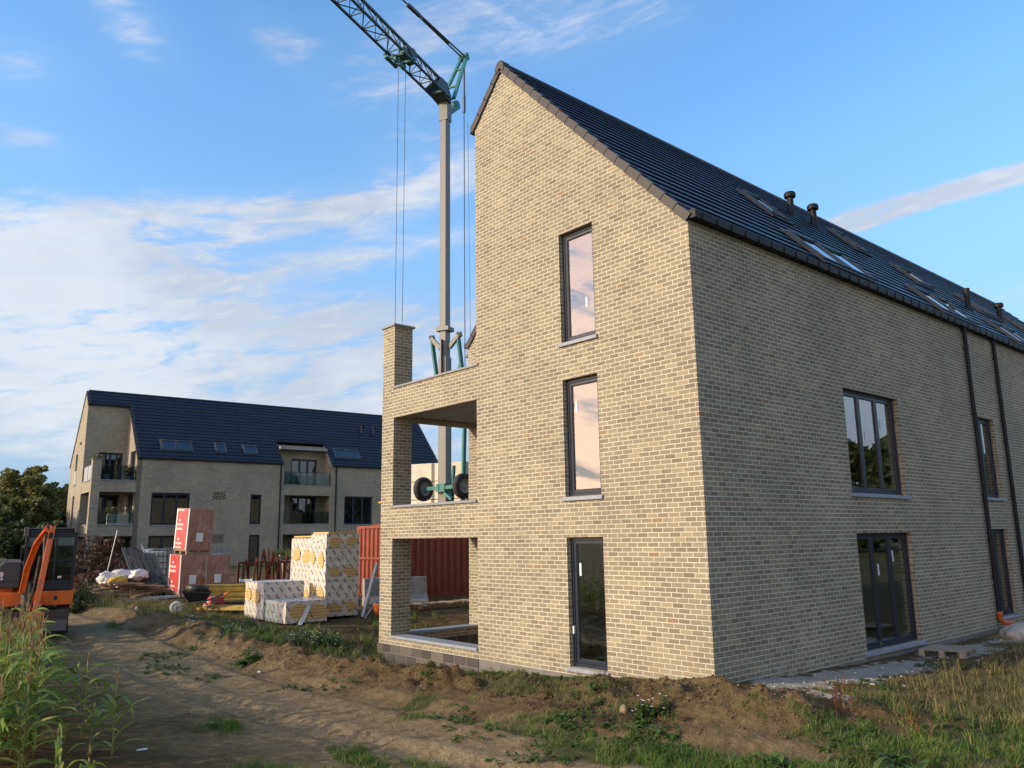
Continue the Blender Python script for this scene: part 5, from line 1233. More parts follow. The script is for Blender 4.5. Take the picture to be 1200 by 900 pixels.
    c = MB(); c.box(X0 + w, X1 - w, Y0 + .04, Y0 + .046, Z0 + .22, Z1 - .11); c.box(X1 - .05, X1 - .044, Y0 + w, Y1 - w, Z0 + .5, Z1); c.box(X0 + .044, X0 + .05, Y0 + w, Y1 - w, Z0 + .3, Z1); c.box(X0 + w, X1 - w, Y1 - .055, Y1 - .05, Z0 + .5, Z1); c.build('cab_window', 'cabglass', cb)
    c = MB(); c.prism([(.35, 1.0), (.1, 1.35), (.1, 1.4), (.62, 1.4), (.72, 1.0)], .05, .55, 'x'); c.prism([(.5, 1.35), (.62, 1.35), (.7, 2.0), (.58, 2.0)], .08, .52, 'x'); c.build('seat', 'blackplastic', cb, bevel=.03)
    c = MB()
    for sx in (0.0, .62): c.cyl((sx, -.1, 1.0), (sx, -.12, 1.5), .02, n=8); c.lathe([(0, 1.5), (.035, 1.52), (.035, 1.6), (0, 1.63)], (sx, -.12, 0), n=10)
    c.build('control_lever', 'blackplastic', cb)
    c = MB(); c.box(.55, .66, Y0 + .03, Y0 + .037, 1.22, 1.27); c.build('sticker', 'sticker', cb)
    # boom: swing post, lower boom, upper boom, arm
    m = MB(); m.cyl((-.22, -.95, .45), (-.22, -.95, 1.05), .14, n=16); m.box(-.4, -.04, -1.1, -.7, .55, .7); m.build('swing_post', 'cover', E_)
    m = MB(); P = [(-.34, -.98, .92), (-.26, -1.1, 1.45), (-.06, -1.35, 2.0), (.22, -1.65, 2.34)]; ww = [.2, .24, .26, .2]
    for sgn in (-1, 1):
        for i in range(3):
            a = Vector(P[i]) + Vector((sgn * .07, 0, 0)); b_ = Vector(P[i + 1]) + Vector((sgn * .07, 0, 0)); m.bar(a, b_, .02, ww[i], up=(0, 1, 0))
    for i in range(3): m.bar(Vector(P[i]) + Vector((0, 0, .02)), Vector(P[i + 1]) + Vector((0, .0, .02)), .17, ww[i] * .8, up=(0, 1, 0))
    m.build('boom', 'orange', E_, bevel=.006)
    m = MB(); m.cyl((.0, -1.3, 1.15), (.08, -1.42, 1.75), .06, n=12); m.cyl((-.1, -1.2, .75), (.0, -1.3, 1.15), .03, n=10); m.cyl((.2, -1.9, 1.55), (.16, -1.75, 2.15), .05, n=12); m.cyl((.14, -1.96, .9), (.2, -1.9, 1.55), .03, n=10); m.build('hydraulic_cylinder', 'blackplastic', E_)
    a = MB(); Q = [(.34, -1.72, 2.42), (.24, -1.85, 1.7), (.12, -2.0, .8), (.06, -2.05, .35)]; wd = [.22, .24, .17]
    for sgn in (-1, 1):
        for i in range(3): a.bar(Vector(Q[i]) + Vector((sgn * .065, 0, 0)), Vector(Q[i + 1]) + Vector((sgn * .065, 0, 0)), .022, wd[i], up=(0, 1, 0))
    for t in (.12, .5, .75): p = Vector(Q[0]).lerp(Vector(Q[1]), t); a.box(p.x - .06, p.x + .06, p.y - .11, p.y + .09, p.z - .07, p.z + .07)
    a.bar(Q[1], Q[3], .12, .26, up=(0, 1, 0)); a.bar(Vector(Q[0]).lerp(Vector(Q[1]), .45), Q[1], .12, .25, up=(0, 1, 0)); ar = a.build('dipper_arm', 'orange', E_, bevel=.006)
    h = MB()
    for k in range(3):
        o_ = .03 * k; h.tube([(-.2 + o_, -1.02, 1.2), (-.02 + o_, -1.2, 1.9), (.08 + o_, -1.45, 2.38), (.18 + o_, -1.62, 2.42), (.14 + o_, -1.8, 2.1), (.16 + o_, -1.9, 1.5)], .016, 6)
    h.build('hydraulic_hose', 'blackplastic', E_, smooth=True)
    k = MB(); k.prism([(-2.25, .5), (-2.0, .55), (-1.85, .3), (-1.9, .02), (-2.2, -.05), (-2.42, .1), (-2.28, .12), (-2.12, .08), (-2.02, .2), (-2.05, .36)], -.16, .32, 'x')
    for t in range(4): k.bar((-.13 + t * .14, -2.36, .1), (-.13 + t * .14, -2.5, .16), .05, .02)
    k.build('bucket', 'orange', E_); 
    for sx in (-.06, .2): k = MB(); k.bar((sx, -1.98, .7), (sx, -2.22, .45), .03, .07); k.build('bucket_link', 'orange', E_)
    k = MB(); k.cyl((1.12, -.7, 1.75), (1.05, -.62, 1.6), .012); k.box(-.5, -.47, -.75, -.6, 1.7, 2.0); k.build('mirror', 'blackplastic', cb)
excavator()

# ---------------------------------------------------------------- fences
def fences():
    o = thing('picket_fence', 'pale vertical board fence behind the excavator at the left edge', 'fence', (0, 0, 0)); rr = random.Random(4)
    m = MB()
    a, b = Vector((-30.6, -6.8, 0)), Vector((-30.0, -3.75, 0)); n = 13
    for i in range(n):
        p = a.lerp(b, i / n); g = gz1(p.x, p.y); h = 1.2 + rr.uniform(-.05, .05); m.box(p.x - .03, p.x + .03, p.y - .105, p.y + .105, g, g + h)
    m.build('pickets', 'woodgrey', o); r = MB()
    for z in (-.1, .5): r.bar(a + Vector((-.06, 0, .45 + z)), b + Vector((-.06, 0, .45 + z)), .05, .1)
    r.build('rail', 'wood', o)
    o = thing('picket_fence', 'weathered grey board fence in front of the far house behind the tank', 'fence', (0, 0, 0)); m = MB()
    a, b = Vector((-35.5, 2.0, 0)), Vector((-35.2, 6.6, 0)); n = 26
    for i in range(n):
        p = a.lerp(b, i / n); g = gz1(p.x, p.y); h = 1.45 + rr.uniform(-.03, .03); m.box(p.x - .03, p.x + .03, p.y - .08, p.y + .08, g, g + h)
    m.build('pickets', 'concrete', o); r = MB()
    for z in (.5, 1.2): r.bar(a + Vector((-.06, 0, .45 + z)), b + Vector((-.06, 0, .45 + z)), .05, .1)
    r.build('rail', 'wood', o)
fences()

# ---------------------------------------------------------------- plants
def np_mesh(name, V, F, mats, parent=None, smooth=False, mi=None):
    """V (n,3), F (m,k) as one mesh"""
    me = bpy.data.meshes.new(name); V = np.asarray(V, np.float32); F = np.asarray(F, np.int32); k = F.shape[1]
    me.vertices.add(len(V)); me.vertices.foreach_set('co', V.ravel()); me.loops.add(F.size); me.loops.foreach_set('vertex_index', F.ravel())
    me.polygons.add(len(F)); me.polygons.foreach_set('loop_start', np.arange(0, F.size, k, dtype=np.int32))
    for m in (mats if isinstance(mats, (list, tuple)) else [mats]): me.materials.append(M[m])
    if mi is not None: me.polygons.foreach_set('material_index', np.asarray(mi, np.int32))
    me.update(calc_edges=True)
    if smooth: me.polygons.foreach_set('use_smooth', np.ones(len(F), bool))
    o = bpy.data.objects.new(name, me); COL.objects.link(o)
    if parent: o.parent = parent
    return o
rng = np.random.default_rng(3)
def blades(x, y, z, h, w, lean):
    """arrays of curved grass blades, each 4 quads' worth of strip (5 levels x 2)"""
    n = len(x); az = rng.uniform(0, 2 * np.pi, n); la = rng.uniform(0, 2 * np.pi, n); L = 4
    V = np.zeros((n, L * 2, 3)); t = np.array([0, .38, .72, 1.0])
    for k in range(L):
        bend = lean * h * t[k] ** 2; ww = w * (1 - t[k] ** 1.6 * .92) / 2
        cx = x + np.cos(la) * bend; cy = y + np.sin(la) * bend; cz = z - .012 + h * t[k] * (1 - .25 * lean * t[k])
        V[:, 2 * k] = np.stack([cx - np.cos(az) * ww, cy - np.sin(az) * ww, cz], 1); V[:, 2 * k + 1] = np.stack([cx + np.cos(az) * ww, cy + np.sin(az) * ww, cz], 1)
    base = np.arange(n)[:, None, None] * (L * 2); q = np.array([[2 * k, 2 * k + 1, 2 * k + 3, 2 * k + 2] for k in range(L - 1)])[None]
    return V.reshape(-1, 3), (base + q).reshape(-1, 4)
def grass():
    A = [[], []]
    for (ex, ey, rx, ry, n, h, dry) in GP:
        n = int(n * 1.0); 
        # tufted: blades gather around tuft centres
        nt_ = max(6, n // 26); tx = rng.normal(ex, rx * .62, nt_); ty = rng.normal(ey, ry * .62, nt_); th = rng.uniform(.45, 1.25, nt_)
        i = rng.integers(0, nt_, n); sp = .045 + .03 * (h > .2)
        x = tx[i] + rng.normal(0, sp, n); y = ty[i] + rng.normal(0, sp, n); hh = h * (.82 if ex > 2.3 else 1.0) * th[i] * rng.uniform(.4, 1.15, n)
        ok = ~((x > -9.4) & (x < .02) & (y > -.02) & (y < 30)); x, y, hh = x[ok], y[ok], hh[ok]
        d = rng.uniform(0, 1, len(x)) < dry
        for s, m in ((0, ~d), (1, d)):
            if m.any(): A[s].append((x[m], y[m], hh[m] * (1.0 if s == 0 else 1.45)))
    for s, nm, mt in ((0, 'green_grass', 'grass'), (1, 'dry_grass', 'drygrass')):
        x = np.concatenate([a[0] for a in A[s]]); y = np.concatenate([a[1] for a in A[s]]); h = np.concatenate([a[2] for a in A[s]])
        near = np.hypot(x - CAM.x, y - CAM.y); w = np.where(near > 16, .011, .0075) * rng.uniform(.7, 1.4, len(x))
        V, F = blades(x, y, gz(x, y), h, w, rng.uniform(.2, 1.3, len(x)) if s == 0 else rng.uniform(.1, 1.2, len(x)))
        tag(np_mesh(nm, V, F, mt), kind='stuff', label='green grass tufts over the dirt and verge' if s == 0 else 'dry straw coloured grass on the waste ground', cat='grass')
grass()
def leaf_strip(V, F, p0, d, L, w, droop, seg=5, twist=0.0, fold=.35, up=Vector((0, 0, 1))):
    d = Vector(d).normalized(); side = d.cross(up)
    side = side.normalized() if side.length > .01 else Vector((1, 0, 0)); p = Vector(p0); step = L / seg; o = len(V); cur = d.copy()
    for k in range(seg + 1):
        t = k / seg; ww = w * (math.sin(math.pi * min(1, .12 + t * .88) ** .8) if t < 1 else 0.02) * .5 + .001
        nrm = side.cross(cur).normalized(); sd = (side * math.cos(twist * t) + nrm * math.sin(twist * t))
        V += [p - sd * ww + nrm * ww * fold, p.copy(), p + sd * ww + nrm * ww * fold]
        cur = (cur + Vector((0, 0, -droop / seg))).normalized(); p = p + cur * step
    for k in range(seg):
        a = o + k * 3; F += [(a, a + 1, a + 4, a + 3), (a + 1, a + 2, a + 5, a + 4)]
def corn_proto(seed, H, nleaf, label, loc, tl=1.0):
    rr = random.Random(seed); o = thing('corn_plant', label, 'corn plant', loc, rr.uniform(0, 6))
    bend = rr.uniform(-.12, .12); P = [Vector((bend * H * (k / 7) ** 2, rr.uniform(-.006, .006), H * k / 7)) for k in range(8)]
    m = MB(); m.tube(P, [.014 - .0011 * k for k in range(8)], 6); m.build('stalk', 'stalk_corn', o, smooth=True)
    V, F = [], []; a = rr.uniform(0, 6)
    for k in range(nleaf):
        t = .08 + .82 * k / nleaf; p = P[0].lerp(P[7], t); p.x = bend * H * t * t; a += math.pi + rr.uniform(-.5, .5)
        L = (.34 + .36 * math.sin(math.pi * (t * .85 + .1))) * rr.uniform(.75, 1.15) * (H / 1.5) ** .5
        leaf_strip(V, F, p, (math.cos(a), math.sin(a), rr.uniform(1.0, 2.0)), L, rr.uniform(.05, .085), rr.uniform(1.0, 2.6), 7, rr.uniform(-1.2, 1.2))
    np_mesh('leaves', V, F, 'leaf_corn', o, True)
    V, F = [], []
    for k in range(5):
        a = rr.uniform(0, 6.3); q = P[7] - Vector((0, 0, .02)); dd = Vector((math.cos(a) * .4, math.sin(a) * .4, 1)) if k else Vector((0, 0, 1)); L = (rr.uniform(.12, .22) if k else .3) * tl
        leaf_strip(V, F, q + Vector((0, 0, rr.uniform(0, .08))), dd, L, .012, .3, 4, 0, .8)
        leaf_strip(V, F, q + Vector((0, 0, .02)), dd + Vector((.01, .02, 0)), L, .012, .3, 4, 1.5, .8)
    np_mesh('tassel', V, F, 'tassel', o)
    if rr.random() < .6:
        m = MB(); q = P[0].lerp(P[7], .42); m.tube([q, q + Vector((.03, .01, .08)), q + Vector((.05, .015, .17)), q + Vector((.055, .02, .22))], [.012, .024, .02, .006], 7); m.build('cob', 'stalk_corn', o, smooth=True)
    return o
def corn():
    grp = 'corn plants at the field edge'; lab = 'tall green and yellow corn plant in the dense stand at the left edge'
    specs = [(1.15, 11), (1.3, 13), (1.0, 11), (1.35, 12), (1.2, 13), (.9, 10)]
    protos = []
    rr = random.Random(17); spots = []
    # field edge: line from the near right corner back to the left, field lies on its left
    edge = [(-2.9, -8.35), (-4.0, -7.95), (-5.3, -7.75), (-7.2, -7.45), (-9.6, -6.95), (-12.0, -6.85), (-14.2, -7.35)]
    tries = 0
    while len(spots) < 170 and tries < 9000:
        tries += 1; t = rr.uniform(0, len(edge) - 1.001); i = int(t); f = t - i
        x = edge[i][0] * (1 - f) + edge[i + 1][0] * f; y = edge[i][1] * (1 - f) + edge[i + 1][1] * f
        dep = abs(rr.gauss(0, 1)) * 1.25; x += rr.uniform(-.15, .15); y -= dep
        # keep to what the picture can see
        v = Vector((x, y, 0)) - CAM; cx = v.dot(r2) / v.dot(fwd)
        if v.dot(fwd) < 3.5 or cx < -.74 or any((x - s[0]) ** 2 + (y - s[1]) ** 2 < .17 ** 2 for s in spots): continue
        spots.append((x, y))
    for k, (x, y) in enumerate(spots):
        z = gz1(x, y) - .02; far_ = min(1, max(0, (-x - 6) / 8))
        if k < len(specs): o = corn_proto(40 + k, specs[k][0], specs[k][1], lab, (x, y, z)); o['group'] = grp; protos.append(o)
        else: o = dup(protos[rr.randrange(len(specs))], (x, y, z), rr.uniform(0, 6.28), lab, rr.uniform(.72, 1.0) * (1 - .33 * far_))
    # outlying plants on the bare dirt, each told apart
    for (x, y, H, n, sd, l) in ((-3.35, -7.35, .92, 7, 61, 'lone corn plant standing farthest out on the bare dirt, right of all the others'),
                                (-3.75, -7.5, .60, 6, 62, 'short corn plant with few leaves next to the outermost one'),
                                (-4.7, -7.35, .98, 7, 63, 'thin corn plant with a bare brown tip in the gap before the dense stand'),
                                (-5.9, -7.2, .8, 8, 64, 'small dark green corn plant at the foot of the dense stand on its dirt side'),
                                (-2.35, -8.15, .55, 7, 65, 'short bent corn plant at the bottom edge of the photo'),
                                (-1.75, -8.0, .42, 5, 66, 'lowest corn plant at the bottom edge, with a yellow leaf')):
        o = corn_proto(sd, H, n + 3, l, (x, y, gz1(x, y) - .02), .35); o['group'] = grp
corn()
def weeds(name, label, cat, spots, matn='weed', nl=(9, 16), L=(.08, .2), w=(.03, .07), flowers=0, group=None, kind='plant', seed=1, spread=.12, hgt=.25):
    """leafy clumps: rosettes of broad leaves on short stems"""
    rr = random.Random(seed); V, F = [], []; PV, PF = [], []
    for (x, y, r, n) in spots:
        for k in range(n):
            a = rr.uniform(0, 6.28); d = r * math.sqrt(rr.random()); px, py = x + d * math.cos(a), y + d * math.sin(a); z = gz1(px, py)
            hh = rr.uniform(.02, hgt) * max(.15, 1 - (d / r) ** 2 * .8)
            for q in range(rr.randint(*nl)):
                b = rr.uniform(0, 6.28); leaf_strip(V, F, (px + rr.uniform(-.03, .03), py + rr.uniform(-.03, .03), z + hh * rr.random()), (math.cos(b), math.sin(b), rr.uniform(.3, 1.6)), rr.uniform(*L), rr.uniform(*w), rr.uniform(.6, 2), 3, rr.uniform(-.4, .4))
            if rr.random() < flowers:
                c = Vector((px + rr.uniform(-.05, .05), py + rr.uniform(-.05, .05), z + hh + rr.uniform(.03, .1)))
                for q in range(7):
                    b = q * .9; o_ = len(PV); u = Vector((math.cos(b), math.sin(b), .2)); s = Vector((-math.sin(b), math.cos(b), 0)) * .008
                    PV += [c, c + u * .011 - s, c + u * .024, c + u * .011 + s]; PF.append((o_, o_ + 1, o_ + 2, o_ + 3))
    if flowers:
        x, y = spots[0][0], spots[0][1]; o = thing(name, label, cat, (0, 0, 0), 0, group); np_mesh('foliage', V, F, matn, o); np_mesh('flowers', PV, PF, 'petal', o); return o
    return tag(np_mesh(name, V, F, matn), label, cat, group)
weeds('flowering_bush', 'dark leafy bush with many small white flowers on the bank before the insulation packs', 'bush', [(-10.3, -1.35, .5, 130), (-10.0, -.95, .4, 60)], flowers=.65, seed=2, hgt=.42, L=(.06, .14), w=(.018, .035))
weeds('flowering_bush', 'small white flowered plant at the left end of the green bank grass', 'bush', [(-12.6, -1.9, .35, 40)], flowers=.6, seed=3, hgt=.25, L=(.06, .12), w=(.02, .03))
weeds('flowering_bush', 'little patch of white flowers low on the soil bank', 'bush', [(-11.4, -2.7, .22, 22), (-11.0, -2.6, .15, 10)], flowers=.7, seed=4, hgt=.18, L=(.05, .1), w=(.02, .03))
weeds('flowering_bush', 'leafy green plant with few white flowers at the foot of the corner soil mound', 'bush', [(.15, -1.75, .16, 26), (.3, -1.55, .12, 12)], flowers=.28, seed=5, hgt=.34, L=(.05, .11), w=(.02, .035))
weeds('broadleaf_weed', 'single broad leaved weed on the crest of the left soil bank', 'weed', [(-8.9, -3.35, .14, 12)], seed=6, hgt=.3, L=(.14, .26), w=(.06, .10), nl=(3, 5))
weeds('broadleaf_weed', 'dark green dock plant in the grass at the bottom right', 'weed', [(3.15, -1.25, .3, 12)], seed=7, hgt=.15, L=(.16, .32), w=(.05, .09), nl=(3, 5))
weeds('broadleaf_weed', 'grey green rosette of broad leaves in the grass below the corner mound', 'weed', [(2.15, -2.05, .16, 8)], seed=8, hgt=.1, L=(.14, .24), w=(.05, .08), nl=(3, 5))
o = weeds('low_weeds', 'low leafy ground weeds along the foot of the soil mound', 'weeds', [(-.6, -2.35, .5, 60), (.5, -2.3, .55, 80), (1.0, -2.4, .35, 40), (-3.3, -.9, .5, 46), (-2.8, -.75, .25, 22), (-4.4, -.75, .3, 16), (-1.0, -1.6, .6, 30), (-6.4, -3.6, .4, 10), (-10.3, -4.6, .5, 24), (-9.2, -4.9, .5, 22), (-8.0, -4.4, .3, 12), (-4.5, -1.9, .3, 14), (-2.6, -2.9, .5, 20), (-1.6, -3.3, .5, 16), (-.1, -3.5, .6, 26), (-5.8, -3.0, .3, 8), (-10.8, -3.5, .35, 14), (1.5, 2.2, .5, 20), (1.2, 4.8, .4, 18), (3.5, .5, .8, 60), (4.6, .4, .7, 40), (2.6, -.8, .6, 30), (3.4, 2.2, .8, 30), (-7.0, -1.2, .5, 14)], seed=9, hgt=.12, L=(.04, .11), w=(.02, .045), nl=(5, 9)); o['kind'] = 'stuff'
o = weeds('dead_plants', 'withered brown roots and plant remains over the soil mound', 'dead plants', [(-1.4, -1.5, .7, 60), (-.5, -1.6, .6, 60), (-2.6, -1.2, .6, 30), (.5, -1.4, .4, 20), (-4.6, -1.9, .5, 14), (-8, -2.5, .6, 14), (-10.5, -2.9, .6, 14)], 'leaf_brown', seed=31, hgt=.08, L=(.05, .16), w=(.006, .014), nl=(4, 9)); o['kind'] = 'stuff'
def stalks(name, label, spots, matn, h, seed, lean=.25):
    rr = random.Random(seed); V, F = [], []
    for (x, y, r, n) in spots:
        for k in range(n):
            px, py = x + rr.gauss(0, r), y + rr.gauss(0, r); z = gz1(px, py); hh = h * rr.uniform(.5, 1.1); a = rr.uniform(0, 6.28); L = rr.uniform(0, lean)
            top = Vector((px + math.cos(a) * L * hh, py + math.sin(a) * L * hh, z + hh)); b = Vector((px, py, z))
            leaf_strip(V, F, b, top - b, hh, .008, .1, 3, .5)
            for q in range(12):
                t = rr.uniform(.45, 1); c = rr.uniform(0, 6.28); leaf_strip(V, F, b.lerp(top, t), (math.cos(c), math.sin(c), 1.2), rr.uniform(.03, .075), .012, .6, 2)
    return tag(np_mesh(name, V, F, matn), label, 'weeds')
stalks('dead_dock', 'rust brown dead dock stalks standing in the grass by the sand near the corner', [(2.0, .05, .09, 10)], 'dockbrown', .42, 3)
stalks('dead_dock', 'low rust brown dock stalks in the middle of the right hand grass', [(2.9, -.1, .1, 6)], 'dockbrown', .3, 4)
o = stalks('tall_dry_weeds', 'tall straw coloured weeds in front of the long wall at the right', [(3.2, 3.0, .7, 46), (4.4, 4.6, .9, 60), (2.6, 1.4, .4, 16), (5.4, 3.2, .7, 30), (4.0, 8.0, 1.2, 50)], 'drygrass', .48, 5, .6); o['kind'] = 'stuff'
o = stalks('dry_seed_heads', 'thin brown grass heads on the waste ground between excavator and wheelbarrow', [(-19.0, -3.6, .9, 70), (-17.2, -3.2, .8, 50), (-15.0, -3.0, .7, 30), (-21.0, -4.4, 1.0, 40)], 'drygrass', .42, 6, .3); o['kind'] = 'stuff'

def clods():
    rr = random.Random(8); V, F = [], []; base = bmesh.new(); bmesh.ops.create_icosphere(base, subdivisions=1, radius=1); bv = [v.co.copy() for v in base.verts]; bf = [[v.index for v in f.verts] for f in base.faces]; base.free()
    def put(x, y, s):
        o = len(V); z = gz1(x, y); q = Matrix.Rotation(rr.uniform(0, 6), 3, 'Z'); sc = Vector((rr.uniform(.7, 1.3), rr.uniform(.6, 1.1), rr.uniform(.45, .85)))
        for v in bv: w = q @ Vector((v.x * sc.x, v.y * sc.y, v.z * sc.z)) * s * rr.uniform(.55, 1.45); V.append(Vector((x, y, z + s * .25)) + w)
        for f in bf: F.append([o + i for i in f])
    for pts, n, wd in ((BANK, 2400, .4), (MOUND, 3800, .45)):
        for k in range(n):
            i = rr.randrange(len(pts) - 1); t = rr.random(); a, b = pts[i], pts[i + 1]
            if pts is BANK and i < 2 and rr.random() < .5: continue
            x = a[0] + (b[0] - a[0]) * t + rr.gauss(0, wd); y = a[1] + (b[1] - a[1]) * t + rr.gauss(0, wd)
            if y > -.05 and x < .05: continue
            put(x, y, .006 + .022 * rr.random() ** 4)
    for k in range(700):
        x = rr.uniform(-14, 5); y = rr.uniform(-7.5, -1.5); put(x, y, .004 + .014 * rr.random() ** 3)
    o = np_mesh('soil_clods', V, F, 'clod'); tag(o, 'loose soil clods over the bank and mound', 'soil', kind='stuff')
    V.clear(); F.clear()
    for k in range(260):
        c = rr.choice([(.95, 1.8, .35, .9), (1.0, 4.0, .35, 1.2), (.9, 7.4, .4, .9), (.9, 10, .5, 1)]); x = max(.06, rr.gauss(c[0], c[2])); put(x, rr.gauss(c[1], c[3]),   .006 + .026 * rr.random() ** 3)
    tag(np_mesh('mortar_rubble', V, F, 'sandbag'), 'pale mortar crumbs spilled along the long wall', 'rubble', kind='stuff')
clods()

# ---------------------------------------------------------------- trees and bushes
def tree(label, x, y, H, rad, matn, seed, nleaf=7000, size=.16, base=.15, cat='tree', group=None, name='deciduous_tree', z=None, squash=1.0):
    rr = random.Random(seed); g = gz1(x, y) - .1 if z is None else z; o = thing(name, label, cat, (x, y, g), 0, group)
    m = MB(); tr = H * .022 + .05; th = H * .55
    m.tube([(0, 0, 0), (tr * .5, 0, th * .4), (0, tr * .6, th), (tr, 0, H * .9)], [tr, tr * .75, tr * .5, tr * .12], 8)
    tips = []
    for k in range(16):
        z0 = H * rr.uniform(base * .9 + .06, .75); a = rr.uniform(0, 6.28); f = (z0 / H - base) / (1 - base); L = rad * (rr.uniform(.5, .95)) * (1 - .45 * abs(f - .35)); e = Vector((math.cos(a) * L, math.sin(a) * L, z0 + L * rr.uniform(.15, .7)))
        mid = Vector((e.x * .5, e.y * .5, z0 + (e.z - z0) * .35)); m.tube([(0, 0, z0), mid, e], [tr * .35, tr * .22, tr * .06], 5); tips += [e, mid]
    m.build('trunk', 'tree_bark', o, smooth=True)
    # clumps through the crown's volume, leaves as small folded faces
    r = np.random.default_rng(seed); nc = 84; C = []
    for k in range(nc):
        if k < len(tips) and k % 2 == 0: c = tips[k]; C.append((c.x, c.y, c.z, rad * r.uniform(.12, .25))); continue
        a = r.uniform(0, 6.28); f = r.uniform(0, 1) ** .8; prof = math.sin(math.pi * (.12 + .80 * f)) ** .7; d = rad * prof * math.sqrt(r.uniform(.15, 1)); C.append((math.cos(a) * d, math.sin(a) * d, H * (base + (1 - base) * f * .93), rad * r.uniform(.10, .26) * (1 - .35 * f)))
    C = np.array(C); w = C[:, 3] ** 2; idx = r.choice(nc, nleaf, p=w / w.sum()); dirs = r.normal(size=(nleaf, 3)); dirs /= np.linalg.norm(dirs, axis=1)[:, None]
    P = C[idx, :3] + dirs * (C[idx, 3] * r.uniform(.3, 1, nleaf) ** .5)[:, None] * np.array([1, 1, .8 * squash]); P[:, 2] = np.maximum(P[:, 2], H * base * .4)
    u = r.normal(size=(nleaf, 3)); u /= np.linalg.norm(u, axis=1)[:, None]; v = np.cross(u, r.normal(size=(nleaf, 3))); v /= np.linalg.norm(v, axis=1)[:, None]; s = (size * r.uniform(.5, 1.3, nleaf))[:, None]
    V = np.stack([P - u * s, P - v * s * .5, P + u * s, P + v * s * .5], 1).reshape(-1, 3); F = np.arange(nleaf * 4).reshape(-1, 4)
    np_mesh('crown', V, F, matn, o); return o
T = lambda *a, **k: tree(*a, group='trees at the edge of the site', **k)
T('tall pale green broadleaf tree left of the far house, its crown highest of the row', -66.2, 2.3, 8.3, 3.0, 'leaf_c', 1, nleaf=16000)
T('broad olive tree just behind the left gable of the far house', -72, 5.3, 7.3, 3.2, 'leaf_a', 2, nleaf=14000)
T('yellow green tree at the left edge of the photo', -60, -1.6, 6.2, 2.8, 'leaf_c', 3, nleaf=14000)
T('dark dense tree in front of the pale one, above the board fence', -54.5, -.3, 5.0, 3.0, 'leaf_a', 4, nleaf=15000, base=.03)
T('low dark tree filling the gap beside the far house gable', -60, 1.6, 5.0, 2.6, 'leaf_b', 5, nleaf=14000, base=.03)
T('dark evergreen mass at the left picture edge behind the fence', -50, -2.2, 3.8, 2.8, 'leaf_b', 6, nleaf=14000, base=.02)
T('round dark shrub behind the excavator cab', -47, -.6, 3.0, 2.3, 'leaf_b', 7, nleaf=12000, base=.02)
T('distant dark tree seen through the upper terrace opening beside the crane mast', -68, 47.6, 11.0, 2.6, 'leaf_b', 8, nleaf=9000, base=.1)
T('second distant tree beyond the far end of the far house', -74, 50, 9.5, 3.0, 'leaf_b', 9, nleaf=8000, base=.1)
# trees that stand opposite and show in the window panes as reflections
for k, (x, y, H, rd, mt) in enumerate(((48, 58, 9, 5, 'leaf_a'), (58, 52, 8, 5.5, 'leaf_b'), (40, 66, 10, 5, 'leaf_b'), (66, 44, 9, 5, 'leaf_a'), (32, 74, 9.5, 5, 'leaf_a'), (72, 36, 8, 5, 'leaf_b'), (54, 66, 11, 5, 'leaf_b'), (26, 82, 9, 5, 'leaf_b'))):
    tree('tree of the distant row, seen only mirrored in the window panes of the front house', x, y, H * 1.25, rd * 1.7, 'leaf_b', 20 + k, nleaf=15000, size=.42, base=.0, group='mirrored tree row')
tree('reddish brown leafless bush left of the scrap heap', -24.2, -2.75, 2.25, 1.1, 'leaf_brown', 41, nleaf=5200, size=.045, base=.05, cat='bush', name='brown_bush')
tree('dark brown tangled bush behind the white bags', -23.6, -1.75, 1.7, 1.2, 'leaf_brown', 42, nleaf=5200, size=.05, base=.03, cat='bush', name='brown_bush')
tree('dark low bramble between the excavator and the white bags', -22.6, -2.6, 1.0, 1.0, 'leaf_brown', 43, nleaf=3500, size=.05, base=.02, cat='bush', name='bramble')
tree('small green shrub between the block pallets and the far house', -34, 9.0, 1.4, .9, 'leaf_a', 44, nleaf=2600, size=.06, base=.03, cat='bush', name='shrub')
tree('dark low weeds heap right of the excavator track', -19.0, -4.5, .7, 1.0, 'leaf_b', 45, nleaf=3500, size=.05, base=.02, cat='bush', name='bramble')
# balcony plants
def pot(label, p, r=.16, h=.3, mt='terra', fol='leaf_a', fh=.5):
    o = thing('potted_plant', label, 'potted plant', p); m = MB(); m.lathe([(0, 0), (r * .7, 0), (r, h), (r * 1.1, h), (r * 1.1, h * .9), (r * .9, h * .85), (0, h * .85)], n=14); m.build('pot', mt, o, smooth=True)
    r_ = np.random.default_rng(int(abs(p[1]) * 100)); n = 260; P = r_.normal(size=(n, 3)) * np.array([r * .8, r * .8, fh * .28]) + np.array([0, 0, h + fh * .4]); u = r_.normal(size=(n, 3)) * .05; v = r_.normal(size=(n, 3)) * .03
    np_mesh('foliage', np.stack([P - u, P - v, P + u, P + v], 1).reshape(-1, 3), np.arange(n * 4).reshape(-1, 4), fol, o)
pot('pale planter on the top corner terrace of the far house', fp(-.5, 1.0, 5.78), .2, .42, 'bluepot', 'leaf_b', .3)
pot('reddish potted shrub at the right end of the top corner terrace', fp(-.4, 2.3, 5.78), .17, .3, 'bluepot', 'leaf_brown', .75)
pot('green potted plant on the middle corner terrace', fp(-.6, 1.4, 2.86), .18, .75, 'tank', 'leaf_a', .5)
pot('small plant in the corner of the top terrace pillar', fp(-.26, .26, 7.15), .12, .1, 'tank', 'leaf_c', .15)
def box_planter():
    m = MB(); m.box(-.2, .0, 0, 1.35, 0, .72); o = m.build('storage_chest', 'tank', bevel=.02, loc=fp(-.35, 1.15, 2.86), rot=(0, 0, FAR[1])); tag(o, 'pale storage chest behind the middle balcony railing', 'chest')
